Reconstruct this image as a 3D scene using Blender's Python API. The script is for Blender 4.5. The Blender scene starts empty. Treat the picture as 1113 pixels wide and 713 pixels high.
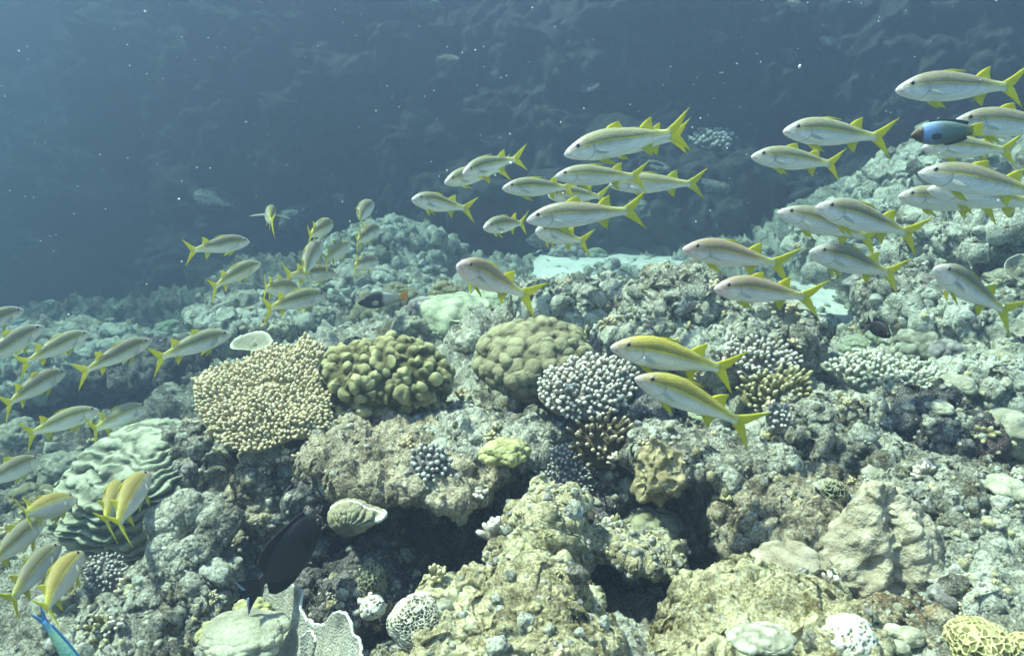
import bpy, bmesh, math, random
import numpy as np
from mathutils import Vector, Matrix
from mathutils.bvhtree import BVHTree

scene = bpy.context.scene
COL = scene.collection
R = math.radians

# ------------------------------------------------------------------ camera, sky, sun, exposure
CAM = np.array((0.0, 0.0, 1.5)); PITCH = R(15); FPX = 866.0; PW, PH = 1113.0, 713.0
cd = bpy.data.cameras.new("camera"); cam = bpy.data.objects.new("camera", cd); COL.objects.link(cam)
cam.location = CAM; cam.rotation_euler = (R(90) - PITCH, 0, 0)
cd.sensor_fit = 'HORIZONTAL'; cd.sensor_width = 36; cd.lens = 36 * FPX / PW
cd.clip_start = 0.02; cd.clip_end = 300
scene.camera = cam

SUN_EL, SUN_AZ = 64, -80        # azimuth: degrees clockwise from +Y
w = bpy.data.worlds.new("World"); scene.world = w; w.use_nodes = True
nt = w.node_tree; bg = nt.nodes['Background']
sky = nt.nodes.new('ShaderNodeTexSky'); sky.sky_type = 'NISHITA'; sky.sun_disc = False
sky.sun_elevation = R(SUN_EL); sky.sun_rotation = R(SUN_AZ)
nt.links.new(sky.outputs[0], bg.inputs[0]); bg.inputs[1].default_value = 0.15
sd = bpy.data.lights.new("sun", 'SUN'); sd.energy = 4.5; sd.angle = R(2.0); sd.color = (1.0, 0.96, 0.78)
so = bpy.data.objects.new("sun", sd); COL.objects.link(so)
tosun = Vector((math.sin(R(SUN_AZ)) * math.cos(R(SUN_EL)), math.cos(R(SUN_AZ)) * math.cos(R(SUN_EL)), math.sin(R(SUN_EL))))
so.rotation_euler = tosun.to_track_quat('Z', 'Y').to_euler(); so.location = (0, 0, 20)
vs = scene.view_settings; vs.view_transform = 'Standard'; vs.look = 'None'; vs.gamma = 1.0
vs.use_curve_mapping = False; vs.exposure = 2.12
scene.cycles.use_adaptive_sampling = True; scene.cycles.adaptive_threshold = 0.03
scene.cycles.max_bounces = 4; scene.cycles.diffuse_bounces = 2; scene.cycles.volume_bounces = 1
scene.cycles.transparent_max_bounces = 6; scene.cycles.use_denoising = True
HAZE_DENSITY = 0.215; HAZE_COLOR = (0.086, 0.109, 0.158); HAZE_ABSORB = (0.0, 0.07, 0.07)

def P(px, py, d):
    """The world point d metres ahead of the camera seen at photograph pixel (px, py)."""
    u = (px - PW / 2) / FPX; v = (PH / 2 - py) / FPX
    return CAM + d * np.array((u, math.cos(PITCH) + v * math.sin(PITCH), -math.sin(PITCH) + v * math.cos(PITCH)))

# ------------------------------------------------------------------ noise
def _h(ix, iy, iz, s):
    x = (ix.astype(np.int64) * 374761393 + iy.astype(np.int64) * 668265263 + iz.astype(np.int64) * 1440662683 + s * 974634721).astype(np.uint64) & np.uint64(0xFFFFFFFF)
    x = x.astype(np.uint32)
    x ^= x >> np.uint32(15); x *= np.uint32(0x2C1B3C6D); x ^= x >> np.uint32(12); x *= np.uint32(0x297A2D39); x ^= x >> np.uint32(15)
    return x.astype(np.float32) / np.float32(4294967296.0)

def vnoise(p, s=0):
    i = np.floor(p).astype(np.int64); f = (p - i).astype(np.float32)
    u = f * f * f * (f * (f * 6 - 15) + 10)
    r = 0
    for a in (0, 1):
        wa = u[:, 0] if a else 1 - u[:, 0]
        for b in (0, 1):
            wb = u[:, 1] if b else 1 - u[:, 1]
            for c in (0, 1):
                wc = u[:, 2] if c else 1 - u[:, 2]
                r = r + wa * wb * wc * _h(i[:, 0] + a, i[:, 1] + b, i[:, 2] + c, s)
    return r * 2 - 1

def fbm(p, o=4, s=0, g=0.5):
    r = 0; a = 1.0; q = np.asarray(p, dtype=np.float64)
    for k in range(o):
        r = r + a * vnoise(q, s + k * 17); a *= g
        q = q * 2.03 + 5.37
    return r

def ridged(p, o=3, s=0):
    r = 0; a = 1.0; q = np.asarray(p, dtype=np.float64)
    for k in range(o):
        r = r + a * (1 - 2 * np.abs(vnoise(q, s + k * 13))); a *= 0.5
        q = q * 2.1 + 3.1
    return r

def worley(p, s=0):
    p = np.asarray(p, dtype=np.float64); n = len(p)
    F1 = np.full(n, 9.0, np.float32); F2 = np.full(n, 9.0, np.float32); ID = np.zeros(n, np.float32)
    i = np.floor(p).astype(np.int64); f = (p - i).astype(np.float32)
    for a in (-1, 0, 1):
        for b in (-1, 0, 1):
            for c in (-1, 0, 1):
                x, y, z = i[:, 0] + a, i[:, 1] + b, i[:, 2] + c
                dx = a + _h(x, y, z, s) - f[:, 0]; dy = b + _h(x, y, z, s + 1) - f[:, 1]; dz = c + _h(x, y, z, s + 2) - f[:, 2]
                d = np.sqrt(dx * dx + dy * dy + dz * dz)
                m = d < F1
                F2 = np.where(m, F1, np.minimum(F2, d))
                ID = np.where(m, _h(x, y, z, s + 3), ID)
                F1 = np.where(m, d, F1)
    return F1, F2, ID

def lumps(p, s=0, r=0.75):
    F1, F2, ID = worley(p, s)
    return np.sqrt(np.clip(1 - (F1 / r) ** 2, 0, 1)) * (0.55 + 0.45 * ID)

def sstep(a, b, x):
    t = np.clip((x - a) / (b - a), 0, 1)
    return t * t * (3 - 2 * t)

# ------------------------------------------------------------------ mesh helpers
def new_mesh(name, V, F, mats=(), attrs=None, mat_index=None, smooth=True):
    V = np.asarray(V, dtype=np.float32)
    Fs = [np.asarray(f, dtype=np.int32) for f in (F if isinstance(F, list) else [F]) if len(f)]
    me = bpy.data.meshes.new(name)
    me.vertices.add(len(V)); me.vertices.foreach_set('co', V.ravel())
    nl = sum(f.size for f in Fs); nf = sum(len(f) for f in Fs)
    me.loops.add(nl); me.loops.foreach_set('vertex_index', np.concatenate([f.ravel() for f in Fs]))
    me.polygons.add(nf)
    tot = np.concatenate([np.full(len(f), f.shape[1], np.int32) for f in Fs])
    me.polygons.foreach_set('loop_start', np.concatenate(([0], np.cumsum(tot)[:-1])).astype(np.int32))
    me.polygons.foreach_set('use_smooth', np.full(nf, smooth))
    for m in mats: me.materials.append(m)
    if mat_index is not None: me.polygons.foreach_set('material_index', np.asarray(mat_index, np.int32))
    for k, a in (attrs or {}).items():
        a = np.asarray(a, np.float32)
        if a.ndim == 1:
            me.attributes.new(k, 'FLOAT', 'POINT').data.foreach_set('value', a)
        else:
            me.attributes.new(k, 'FLOAT_VECTOR', 'POINT').data.foreach_set('vector', a.ravel())
    me.update(calc_edges=True); me.validate()
    return me

def link(name, me, parent=None):
    o = bpy.data.objects.new(name, me); COL.objects.link(o)
    if parent is not None: o.parent = parent
    return o

def tag(o, label=None, cat=None, group=None, kind=None):
    if label: o['label'] = label
    if cat: o['category'] = cat
    if group: o['group'] = group
    if kind: o['kind'] = kind
    return o

def empty(name, loc):
    o = bpy.data.objects.new(name, None); COL.objects.link(o); o.location = loc; o.empty_display_size = 0.05
    return o

_ico = {}
def ico(sub):
    if sub not in _ico:
        bm = bmesh.new(); bmesh.ops.create_icosphere(bm, subdivisions=sub, radius=1.0)
        V = np.array([v.co for v in bm.verts]); F = np.array([[v.index for v in f.verts] for f in bm.faces]); bm.free()
        _ico[sub] = (V, F)
    return _ico[sub]

def vnormals(V, F):
    V = np.asarray(V, dtype=np.float64); N = np.zeros_like(V)
    Fs = F if isinstance(F, list) else [F]
    for f in Fs:
        f = np.asarray(f)
        if f.shape[1] == 4: n = np.cross(V[f[:, 2]] - V[f[:, 0]], V[f[:, 3]] - V[f[:, 1]])
        else: n = np.cross(V[f[:, 1]] - V[f[:, 0]], V[f[:, 2]] - V[f[:, 0]])
        for k in range(f.shape[1]): np.add.at(N, f[:, k], n)
    return N / np.maximum(np.linalg.norm(N, axis=1, keepdims=True), 1e-12)

def instance(TV, TF, M, O, TA=None):
    """Merge copies of a template: M (n,3,3), O (n,3)."""
    n, m = len(M), len(TV)
    V = (np.einsum('nij,mj->nmi', M, TV) + O[:, None, :]).reshape(-1, 3)
    F = (TF[None] + (np.arange(n) * m)[:, None, None]).reshape(-1, TF.shape[1])
    A = np.tile(TA, n) if TA is not None else None
    return V, F, A

def grid_faces(nu, nv):
    i = np.arange(nu - 1)[:, None] * nv + np.arange(nv - 1)[None]
    return np.stack([i, i + nv, i + nv + 1, i + 1], -1).reshape(-1, 4)

def thicken(V, Q, t):
    """Closed sheet of thickness t (scalar or per vertex) from a quad sheet."""
    V = np.asarray(V, float); n = len(V); N = vnormals(V, Q); t = np.asarray(t, float)
    if t.ndim == 0: t = np.full(n, float(t))
    T = np.concatenate([V + N * t[:, None] / 2, V - N * t[:, None] / 2])
    e = {}
    for q in Q:
        for k in range(4):
            a, b = int(q[k]), int(q[(k + 1) % 4])
            if (b, a) in e: del e[(b, a)]
            else: e[(a, b)] = 1
    side = np.array([[b, a, a + n, b + n] for a, b in e if a != b])
    return T, np.concatenate([Q, Q[:, ::-1] + n, side])

def frames(D, rng):
    """Rotation matrices whose local z is D (n,3)."""
    D = D / np.linalg.norm(D, axis=1, keepdims=True)
    A = rng.normal(size=D.shape); X = np.cross(A, D); X /= np.linalg.norm(X, axis=1, keepdims=True)
    Y = np.cross(D, X)
    return np.stack([X, Y, D], -1)

def finger_template(ns=7):
    zs = [0, 0.35, 0.7, 0.88, 0.97]; rs = [1.0, 0.97, 0.86, 0.66, 0.36]
    V = [(r * math.cos(2 * math.pi * k / ns), r * math.sin(2 * math.pi * k / ns), z) for z, r in zip(zs, rs) for k in range(ns)]
    Q = [(i * ns + k, i * ns + (k + 1) % ns, (i + 1) * ns + (k + 1) % ns, (i + 1) * ns + k) for i in range(4) for k in range(ns)]
    V.append((0, 0, 1.0)); c = len(V) - 1
    T = [(4 * ns + k, 4 * ns + (k + 1) % ns, c, c) for k in range(ns)]
    V = np.array(V); return V, np.array(Q), np.array([t[:3] for t in T]), V[:, 2].copy()

FV, FQ, FT, FA = finger_template()
def fingers(B, D, L, Rr, rng):
    M = frames(D, rng) * np.stack([Rr, Rr, L], -1)[:, None, :]
    V, Q, A = instance(FV, FQ, M, B, FA); _, T, _ = instance(FV, FT, M, B)
    return V, [Q, T], A

# ------------------------------------------------------------------ materials
class NT:
    def __init__(s, name):
        s.m = bpy.data.materials.new(name); s.m.use_nodes = True; s.t = s.m.node_tree
        s.b = s.t.nodes['Principled BSDF']
        s.b.inputs['Roughness'].default_value = 0.85; s.b.inputs['Specular IOR Level'].default_value = 0.15
        s.co = s.t.nodes.new('ShaderNodeTexCoord').outputs['Object']
    def n(s, typ, ins=None, out=0, **props):
        nd = s.t.nodes.new('ShaderNode' + typ)
        for k, v in props.items(): setattr(nd, k, v)
        for k, v in (ins or {}).items():
            if hasattr(v, 'is_output'): s.t.links.new(v, nd.inputs[k])
            else: nd.inputs[k].default_value = v
        return nd.outputs[out]
    def noise(s, scale, detail=4, rough=0.55, vec=None, dist=0.0, w=None):
        d = {'Scale': scale, 'Detail': detail, 'Roughness': rough, 'Distortion': dist, 'Vector': vec or s.co}
        if w is not None:
            d['W'] = w; return s.n('TexNoise', d, noise_dimensions='4D')
        return s.n('TexNoise', d)
    def vor(s, scale, feature='F1', out=0, vec=None, rnd=1.0):
        return s.n('TexVoronoi', {'Scale': scale, 'Vector': vec or s.co, 'Randomness': rnd}, out=out, feature=feature)
    def ramp(s, fac, stops, interp='LINEAR'):
        nd = s.t.nodes.new('ShaderNodeValToRGB'); cr = nd.color_ramp; cr.interpolation = interp
        while len(cr.elements) < len(stops): cr.elements.new(0.5)
        for e, (p, c) in zip(cr.elements, stops):
            e.position = p
            e.color = (c, c, c, 1) if not hasattr(c, '__len__') else (*c, 1)
        s.t.links.new(fac, nd.inputs[0]); return nd.outputs[0]
    def mix(s, fac, a, b, mode='MIX'):
        nd = s.t.nodes.new('ShaderNodeMix'); nd.data_type = 'RGBA'; nd.blend_type = mode
        for i, v in ((0, fac), (6, a), (7, b)):
            if hasattr(v, 'is_output'): s.t.links.new(v, nd.inputs[i])
            elif i == 0: nd.inputs[i].default_value = v
            else: nd.inputs[i].default_value = (*v, 1)
        return nd.outputs[2]
    def math(s, op, a, b=0.0, clamp=False):
        nd = s.t.nodes.new('ShaderNodeMath'); nd.operation = op; nd.use_clamp = clamp
        for i, v in ((0, a), (1, b)):
            if hasattr(v, 'is_output'): s.t.links.new(v, nd.inputs[i])
            else: nd.inputs[i].default_value = v
        return nd.outputs[0]
    def rand(s):
        return s.math('MULTIPLY', s.n('ObjectInfo', out=5), 20.0)
    def attr(s, name, out=2):
        return s.n('Attribute', out=out, attribute_name=name)
    def bump(s, h, strength=0.5, dist=0.01, prev=None):
        d = {'Height': h, 'Strength': strength, 'Distance': dist}
        if prev is not None: d['Normal'] = prev
        return s.n('Bump', d)
    def out(s, color=None, normal=None, **ins):
        for k, v in [('Base Color', color), ('Normal', normal)] + [(k.replace('_', ' '), v) for k, v in ins.items()]:
            if v is None: continue
            if hasattr(v, 'is_output'): s.t.links.new(v, s.b.inputs[k])
            else: s.b.inputs[k].default_value = (*v, 1) if hasattr(v, '__len__') else v
        return s.m

def rock_mat(name, dark, mid, pale, accents=(), bias=0.0):
    """Encrusted reef limestone: turfy brown, grey and pale crusts in patches, specks, fine pits."""
    m = NT(name); w = m.rand()
    n1 = m.noise(7, 7, 0.65, w=w); n2 = m.noise(26, 6, 0.7, w=w, dist=0.4); n3 = m.noise(95, 4, 0.6)
    f = m.math('ADD', m.math('MULTIPLY', n1, 0.5), m.math('ADD', m.math('MULTIPLY', n2, 0.38), m.math('MULTIPLY', n3, 0.12)))
    c = m.ramp(f, [(0.38 - bias, dark), (0.465 - bias, mid), (0.53 - bias, pale), (0.63 - bias, tuple(min(0.8, x * 1.4) for x in pale))])
    sc = 3.2
    for k, (col, lo) in enumerate(accents):
        a = m.noise(sc + 3.7 * k, 5, 0.65, w=m.math('ADD', w, 3.1 + k * 2.3))
        c = m.mix(m.math('MULTIPLY', m.ramp(a, [(lo, 0.0), (lo + 0.05, 1.0)]), 0.85), c, col)
    c = m.mix(m.math('MULTIPLY', m.attr('turf_shade'), m.ramp(n2, [(.3, 1.0), (.62, .45)])), c, (.045, .045, .035))  # mask darkens rock: painted shade of hollows and ledges, plus dark algal growth
    fine = m.noise(210, 3, 0.7)
    c = m.mix(0.75, c, m.ramp(fine, [(0.36, (0.16, 0.16, 0.15)), (0.5, (0.5, 0.5, 0.5)), (0.64, (0.82, 0.82, 0.8))]), 'OVERLAY')
    sp = m.vor(150)
    c = m.mix(m.ramp(sp, [(0.14, 0.55), (0.3, 0.0)]), c, (0.66, 0.66, 0.58))
    b = m.bump(m.noise(60, 7, 0.75), 1.0, 0.016)
    b = m.bump(m.vor(110, 'SMOOTH_F1'), 0.8, 0.008, b)
    b = m.bump(m.vor(260, 'SMOOTH_F1'), 0.5, 0.003, b)
    return m.out(c, b)

M = {}
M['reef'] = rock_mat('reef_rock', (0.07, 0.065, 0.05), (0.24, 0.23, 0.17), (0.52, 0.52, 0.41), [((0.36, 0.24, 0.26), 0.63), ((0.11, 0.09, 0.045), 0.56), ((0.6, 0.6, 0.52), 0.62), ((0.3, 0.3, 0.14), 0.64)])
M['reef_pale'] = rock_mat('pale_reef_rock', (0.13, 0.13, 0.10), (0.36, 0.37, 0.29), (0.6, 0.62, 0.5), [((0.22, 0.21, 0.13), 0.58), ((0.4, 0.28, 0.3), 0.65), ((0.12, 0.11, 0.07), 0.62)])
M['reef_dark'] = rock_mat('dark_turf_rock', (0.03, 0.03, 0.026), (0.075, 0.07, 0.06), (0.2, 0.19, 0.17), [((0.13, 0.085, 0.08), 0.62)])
M['reef_warm'] = rock_mat('cream_algae_rock', (0.13, 0.105, 0.055), (0.38, 0.335, 0.18), (0.66, 0.6, 0.36), [((0.52, 0.36, 0.40), 0.62), ((0.48, 0.19, 0.07), 0.67), ((0.2, 0.16, 0.06), 0.59), ((0.5, 0.5, 0.22), 0.6)], 0.02)
M['reef_tan'] = rock_mat('tan_rock', (0.09, 0.075, 0.045), (0.25, 0.21, 0.13), (0.5, 0.44, 0.3), [((0.36, 0.23, 0.10), 0.58), ((0.09, 0.07, 0.045), 0.58), ((0.4, 0.28, 0.3), 0.64)])
M['patch'] = rock_mat('wall_patch', (0.07, 0.07, 0.065), (0.24, 0.24, 0.21), (0.5, 0.5, 0.44), [((0.12, 0.1, 0.07), 0.6)])
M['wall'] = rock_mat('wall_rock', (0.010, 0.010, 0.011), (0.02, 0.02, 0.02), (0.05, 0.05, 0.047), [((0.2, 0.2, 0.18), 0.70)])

def coral_mat(name, base, tip, patch=None, bump_scale=160, bs=0.5, tipramp=(0.45, 1.0), var=0.3):
    m = NT(name); w = m.rand()
    c = m.mix(m.ramp(m.attr('tip'), [(tipramp[0], 0.0), (tipramp[1], 1.0)]), base, tip)
    c = m.mix(var, c, m.ramp(m.noise(18, 5, 0.6, w=w), [(0.3, (0.25, 0.23, 0.16)), (0.7, (0.75, 0.75, 0.68))]), 'OVERLAY')
    if patch: c = m.mix(m.ramp(m.noise(9, 4, w=w), [(0.58, 0.0), (0.66, 0.8)]), c, patch)
    c = m.mix(0.45, c, m.ramp(m.noise(120, 4, 0.7), [(0.35, (0.28, 0.28, 0.27)), (0.65, (0.72, 0.72, 0.7))]), 'OVERLAY')
    return m.out(c, m.bump(m.vor(bump_scale, 'SMOOTH_F1'), bs, 0.004, m.bump(m.noise(70, 5, .7), .5, .006)))

M['acro_tan'] = coral_mat('tan_table_coral', (0.40, 0.325, 0.19), (0.70, 0.62, 0.42))
M['acro_white'] = coral_mat('pale_branching_coral', (0.24, 0.21, 0.17), (0.68, 0.66, 0.58))
M['acro_brown'] = coral_mat('brown_branching_coral', (0.10, 0.08, 0.045), (0.66, 0.58, 0.42), tipramp=(0.6, 1.0))
M['acro_olive'] = coral_mat('olive_branching_coral', (0.19, 0.17, 0.08), (0.58, 0.54, 0.32))
M['acro_grey'] = coral_mat('grey_branching_coral', (0.17, 0.16, 0.15), (0.52, 0.52, 0.49))
M['plate_pale'] = coral_mat('pale_plate_coral', (0.27, 0.27, 0.2), (0.62, 0.63, 0.52))
M['knob_brown'] = coral_mat('brown_lobed_coral', (0.10, 0.092, 0.04), (0.46, 0.44, 0.23), bump_scale=260, bs=0.35, tipramp=(0.15, 0.9))
M['knob_olive'] = coral_mat('olive_dome_coral', (0.15, 0.14, 0.08), (0.34, 0.32, 0.20), bump_scale=260, bs=0.35, tipramp=(0.1, 0.9), var=0.35)
M['green_pale'] = coral_mat('pale_green_coral', (0.32, 0.36, 0.25), (0.5, 0.54, 0.39), bump_scale=220)
M['smooth_pale'] = coral_mat('smooth_pale_coral', (0.30, 0.30, 0.24), (0.48, 0.48, 0.40), bump_scale=240, bs=0.5, var=.7)
M['terrace'] = coral_mat('ridged_plate_coral', (0.15, 0.165, 0.12), (0.38, 0.41, 0.31), bump_scale=240, bs=0.4, tipramp=(0.1, 0.95))
M['yellow'] = coral_mat('yellow_crust_coral', (0.30, 0.30, 0.14), (0.56, 0.55, 0.28), bump_scale=150)
M['sponge'] = coral_mat('tan_lump_coral', (0.24, 0.2, 0.11), (0.52, 0.46, 0.29), bump_scale=300, bs=0.3, tipramp=(0.0, 0.8))
M['leaf'] = coral_mat('grey_leaf_coral', (0.32, 0.32, 0.29), (0.58, 0.58, 0.55), bump_scale=260, bs=0.8, tipramp=(0.93, 1.0), var=0.7)
M['fan_white'] = coral_mat('white_fan_coral', (0.3, 0.28, 0.18), (0.82, 0.82, 0.78), tipramp=(0.72, 0.9))
M['pinnacle'] = coral_mat('tan_pinnacle_coral', (0.27, 0.235, 0.165), (0.5, 0.46, 0.35), patch=(0.34, 0.31, 0.25), bump_scale=280, bs=0.5)
M['snow'] = NT('drifting_particle').out((0.8, 0.8, 0.78))

M['brain_white'] = coral_mat('white_pitted_coral', (0.28, 0.25, 0.16), (0.62, 0.62, 0.54), bump_scale=320, bs=.3, tipramp=(0.1, 0.8))
M['brain_yellow'] = coral_mat('yellow_brain_coral', (0.17, 0.16, 0.07), (0.52, 0.48, 0.25), bump_scale=320, bs=.3, tipramp=(0.1, 0.8))
M['brain_maze'] = coral_mat('maze_brain_coral', (0.16, 0.14, 0.10), (0.52, 0.5, 0.41), bump_scale=320, bs=.3, tipramp=(0.1, 0.8))
M['brain_dark'] = coral_mat('honeycomb_coral', (0.05, 0.055, 0.035), (0.3, 0.3, 0.2), bump_scale=320, bs=.3, tipramp=(0.1, 0.8))

def sand_mat():
    m = NT('pale_sand')
    c = m.ramp(m.noise(5, 8, 0.65), [(0.3, (0.58, 0.57, 0.50)), (0.6, (0.76, 0.75, 0.69))])
    return m.out(c, m.bump(m.n('TexWave', {'Scale': 5.0, 'Distortion': 6.0, 'Detail': 3.0, 'Vector': m.co}, out=1), .14, .03, m.bump(m.noise(30, 6), 0.6, 0.03)))
M['sand'] = sand_mat()

# ------------------------------------------------------------------ terrain
CTRL = [  # photograph pixel and distance of visible ground
 (0,700,1.95),(60,650,2.05),(120,690,1.8),(195,650,1.85),(250,700,1.6),(0,600,2.5),(60,560,2.75),(0,520,3.1),(70,480,4.77),(170,450,4.91),
 (200,425,5.19),(0,430,5.47),(20,385,6.45),(110,385,6.31),(190,385,6.04),(30,340,7.85),(120,335,8.42),(200,345,7.85),(130,570,2.4),(200,520,2.5),
 (270,540,2.25),(250,590,2.1),(300,650,1.75),(340,700,1.55),(230,620,2),
 (250,352,5.33),(330,352,4.81),(420,345,4.68),(350,318,5.72),(450,310,5.98),(300,300,6.5),(430,275,7.54),(520,290,7.28),(250,305,6.76),
 (300,400,2.9),(400,430,2.35),(460,465,2.15),(520,420,2.4),(540,455,2.15),(590,470,2.1),
 (440,500,2.05),(400,520,2.05),(460,560,2),(480,610,1.75),(430,640,1.65),(540,560,2),(520,600,1.75),(390,690,1.5),(470,690,1.4),
 (600,560,1.85),(590,610,1.6),(560,660,1.42),(640,530,1.95),(700,560,1.9),
 (680,650,1.75),(700,690,1.65),(720,620,1.85),(780,540,2.05),(760,590,1.85),
 (850,570,1.75),(810,640,1.5),(800,700,1.3),(880,690,1.35),(960,690,1.38),(1050,690,1.3),(1100,620,1.55),(1040,540,1.8),(930,520,1.95),(960,470,2.15),
 (1060,470,2.25),(1113,430,2.5),(1000,650,1.5),
 (540,350,3.9),(600,335,2.95),(660,325,2.95),(740,322,2.9),(830,355,2.75),(880,390,2.6),(700,390,2.45),(640,420,2.3),(700,450,2.15),(770,440,2.25),(860,440,2.25),
 (640,324,5.0),(700,326,5.0),(860,345,4.6),(895,340,4.5),(780,300,6.2),
 (930,345,3.7),(960,300,4.3),(1010,340,3.2),(1060,310,3.1),(1113,320,2.9),(1060,250,3.7),(1113,235,3.4),(970,240,5),(1020,205,5),(1113,190,4.4),(950,390,2.7),(1040,400,2.6)]
CW = np.array([P(*c) for c in CTRL])
CW = np.concatenate([CW, [(-7, 9, -2.2), (-3.2, 9, -2.0), (-1.6, 8.5, -1.2), (-3.2, 7.2, -2.0), (-6, 6.5, -2.2), (-.3, 8.5, -.3), (3, 9, 0.6), (6, 8, 1.3), (-8, 5, -1.2), (-6, 3, -.4), (-4, 1.0, 0.0), (4, 1.0, 0.8), (5.5, 4, 1.5),
                          (0, 0.5, 0.75), (-1.2, 0.6, 0.45), (1.2, 0.6, 0.85), (1.6, 1.3, .85), (-1.8, 1.4, .35)]])

def tps(A, B):
    r2 = ((A[:, None, :] - B[None]) ** 2).sum(-1)
    return 0.5 * r2 * np.log(r2 + 1e-9)
_n = len(CW); _K = tps(CW[:, :2], CW[:, :2]) + np.eye(_n) * 0.012
_A = np.zeros((_n + 3, _n + 3)); _A[:_n, :_n] = _K; _A[:_n, _n] = 1; _A[:_n, _n + 1:] = CW[:, :2]; _A[_n, :_n] = 1; _A[_n + 1:, :_n] = CW[:, :2].T
_w = np.linalg.solve(_A, np.concatenate([CW[:, 2], np.zeros(3)]))
def height(xy):
    out = np.empty(len(xy))
    for s in range(0, len(xy), 40000):
        q = xy[s:s + 40000]
        out[s:s + 40000] = tps(q, CW[:, :2]) @ _w[:_n] + _w[_n] + q @ _w[_n + 1:]
    return out

SAND_Z = 0.30
DIGS = [  # hollows: pixel, distance, half width, lengthening along the view, depth
    (470, 590, 1.78, .25, .8, .2), (410, 600, 1.75, .16, .8, .12), (692, 650, 1.62, .14, .9, .5), (750, 545, 1.88, .15, .8, .32), (345, 690, 1.48, .12, .9, .14),
    (290, 640, 1.72, .10, .9, .12), (190, 440, 3.4, .40, .8, .35), (60, 480, 3.2, .4, .8, .2), (1000, 500, 2.05, .14, .6, .12), (960, 668, 1.42, .10, .7, .2),
    (668, 302, 5.4, .36, 3.6, .9), (882, 334, 4.9, .27, 3.6, 1.0), (640, 655, 1.5, .09, 1.0, .16), (560, 560, 1.9, .12, .8, .12), (338, 503, 2.0, .06, .9, .2), (575, 530, 1.98, .11, .9, .32), (655, 540, 1.92, .09, .9, .26), (738, 468, 2.08, .09, .9, .24),
    (790, 525, 1.92, .12, .8, .28), (1000, 452, 2.12, .12, .6, .2), (880, 488, 2.0, .06, .9, .2), (1085, 572, 1.72, .05, .9, .2), (1060, 500, 2.05, .06, .9, .18), (935, 470, 2.12, .05, .9, .18), (230, 560, 2.1, .06, .9, .2), (210, 625, 1.9, .06, .9, .2), (170, 665, 1.8, .05, .9, .18), (820, 470, 2.15, .06, .9, .2)]
def make_terrain():
    nu, nv = 1000, 640
    t = np.linspace(0, 1, nv); ys = 0.55 * (9.8 / 0.55) ** (t * 0.93 + 0.07 * t * t)
    u = np.linspace(-1, 1, nu)
    Y, U = np.meshgrid(ys, u, indexing='ij')
    X = U * (0.9 + 0.95 * Y)
    xy = np.stack([X.ravel(), Y.ravel()], -1)
    z = height(xy)
    for px, py, d_, r, al, dep in DIGS:
        c0 = P(px, py, d_)[:2]; dr = c0 / np.linalg.norm(c0); q = xy - c0
        z -= dep * np.exp(-((q @ dr) / (r * al)) ** 2 - ((q[:, 0] * dr[1] - q[:, 1] * dr[0]) / r) ** 2)
    V = np.column_stack([xy, z]); Q = grid_faces(nv, nu)[:, ::-1]
    N = vnormals(V, Q)
    amp = np.clip(0.55 + 0.16 * V[:, 1], 0.6, 1.6)
    d = 0.055 * fbm(V * 2.6, 3, 1) + 0.03 * ridged(V * 5.5, 3, 2) + 0.055 * lumps(V * 5.2 + fbm(V * 6, 2, 9)[:, None] * 0.25, 3) * (0.4 + 0.6 * sstep(-.3, .4, fbm(V * 1.7, 2, 30)))
    d += 0.030 * lumps(V * 13, 4) + 0.017 * lumps(V * 31, 5) + 0.008 * fbm(V * 60, 3, 6) - 0.065 * lumps(V * 8.3 + 4, 11, .52) - .03 * lumps(V * 17 + 2, 13, .5) + .007 * lumps(V * 70, 12)
    V = V + N * (d * amp - 0.045)[:, None]
    turf_shade = sstep(-1.05, -1.5, V[:, 0] + .25 * fbm(V * 1.5, 2, 90)) * sstep(2.0, 2.7, V[:, 1]) * .8        # shade of the deep left hollow, painted as darker rock
    for px, py, d_, rx, ry in ((650, 520, 1.95, .30, .20), (470, 570, 1.9, .30, .22), (1000, 460, 2.1, .16, .12), (760, 530, 1.9, .16, .16), (290, 600, 1.9, .14, .25)):  # dark growth at the centre, and shade under ledges and corals painted into colour
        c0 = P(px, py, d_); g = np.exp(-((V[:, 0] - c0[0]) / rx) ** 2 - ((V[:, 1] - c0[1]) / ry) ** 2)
        turf_shade = np.maximum(turf_shade, .85 * np.clip(g * 1.6 + .5 * fbm(V * 7, 3, 91) - .25, 0, 1) * (g > .05))
    me = new_mesh('reef_bed', V, Q, [M['reef']], {'turf_shade': turf_shade})
    o = tag(link('reef_bed', me), kind='structure')
    return o, V, Q
terrain, TV_, TQ_ = make_terrain()
_bvh = BVHTree.FromPolygons([tuple(v) for v in TV_.tolist()], TQ_.tolist())
def hit(px, py):
    o = Vector(CAM); dv = (Vector(P(px, py, 1.0)) - o)
    h = _bvh.ray_cast(o, dv.normalized())
    if h[0] is None: return P(px, py, 5.0), 5.0
    p = np.array(h[0]); return p, (p - CAM) @ np.array((0, math.cos(PITCH), -math.sin(PITCH)))

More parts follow.
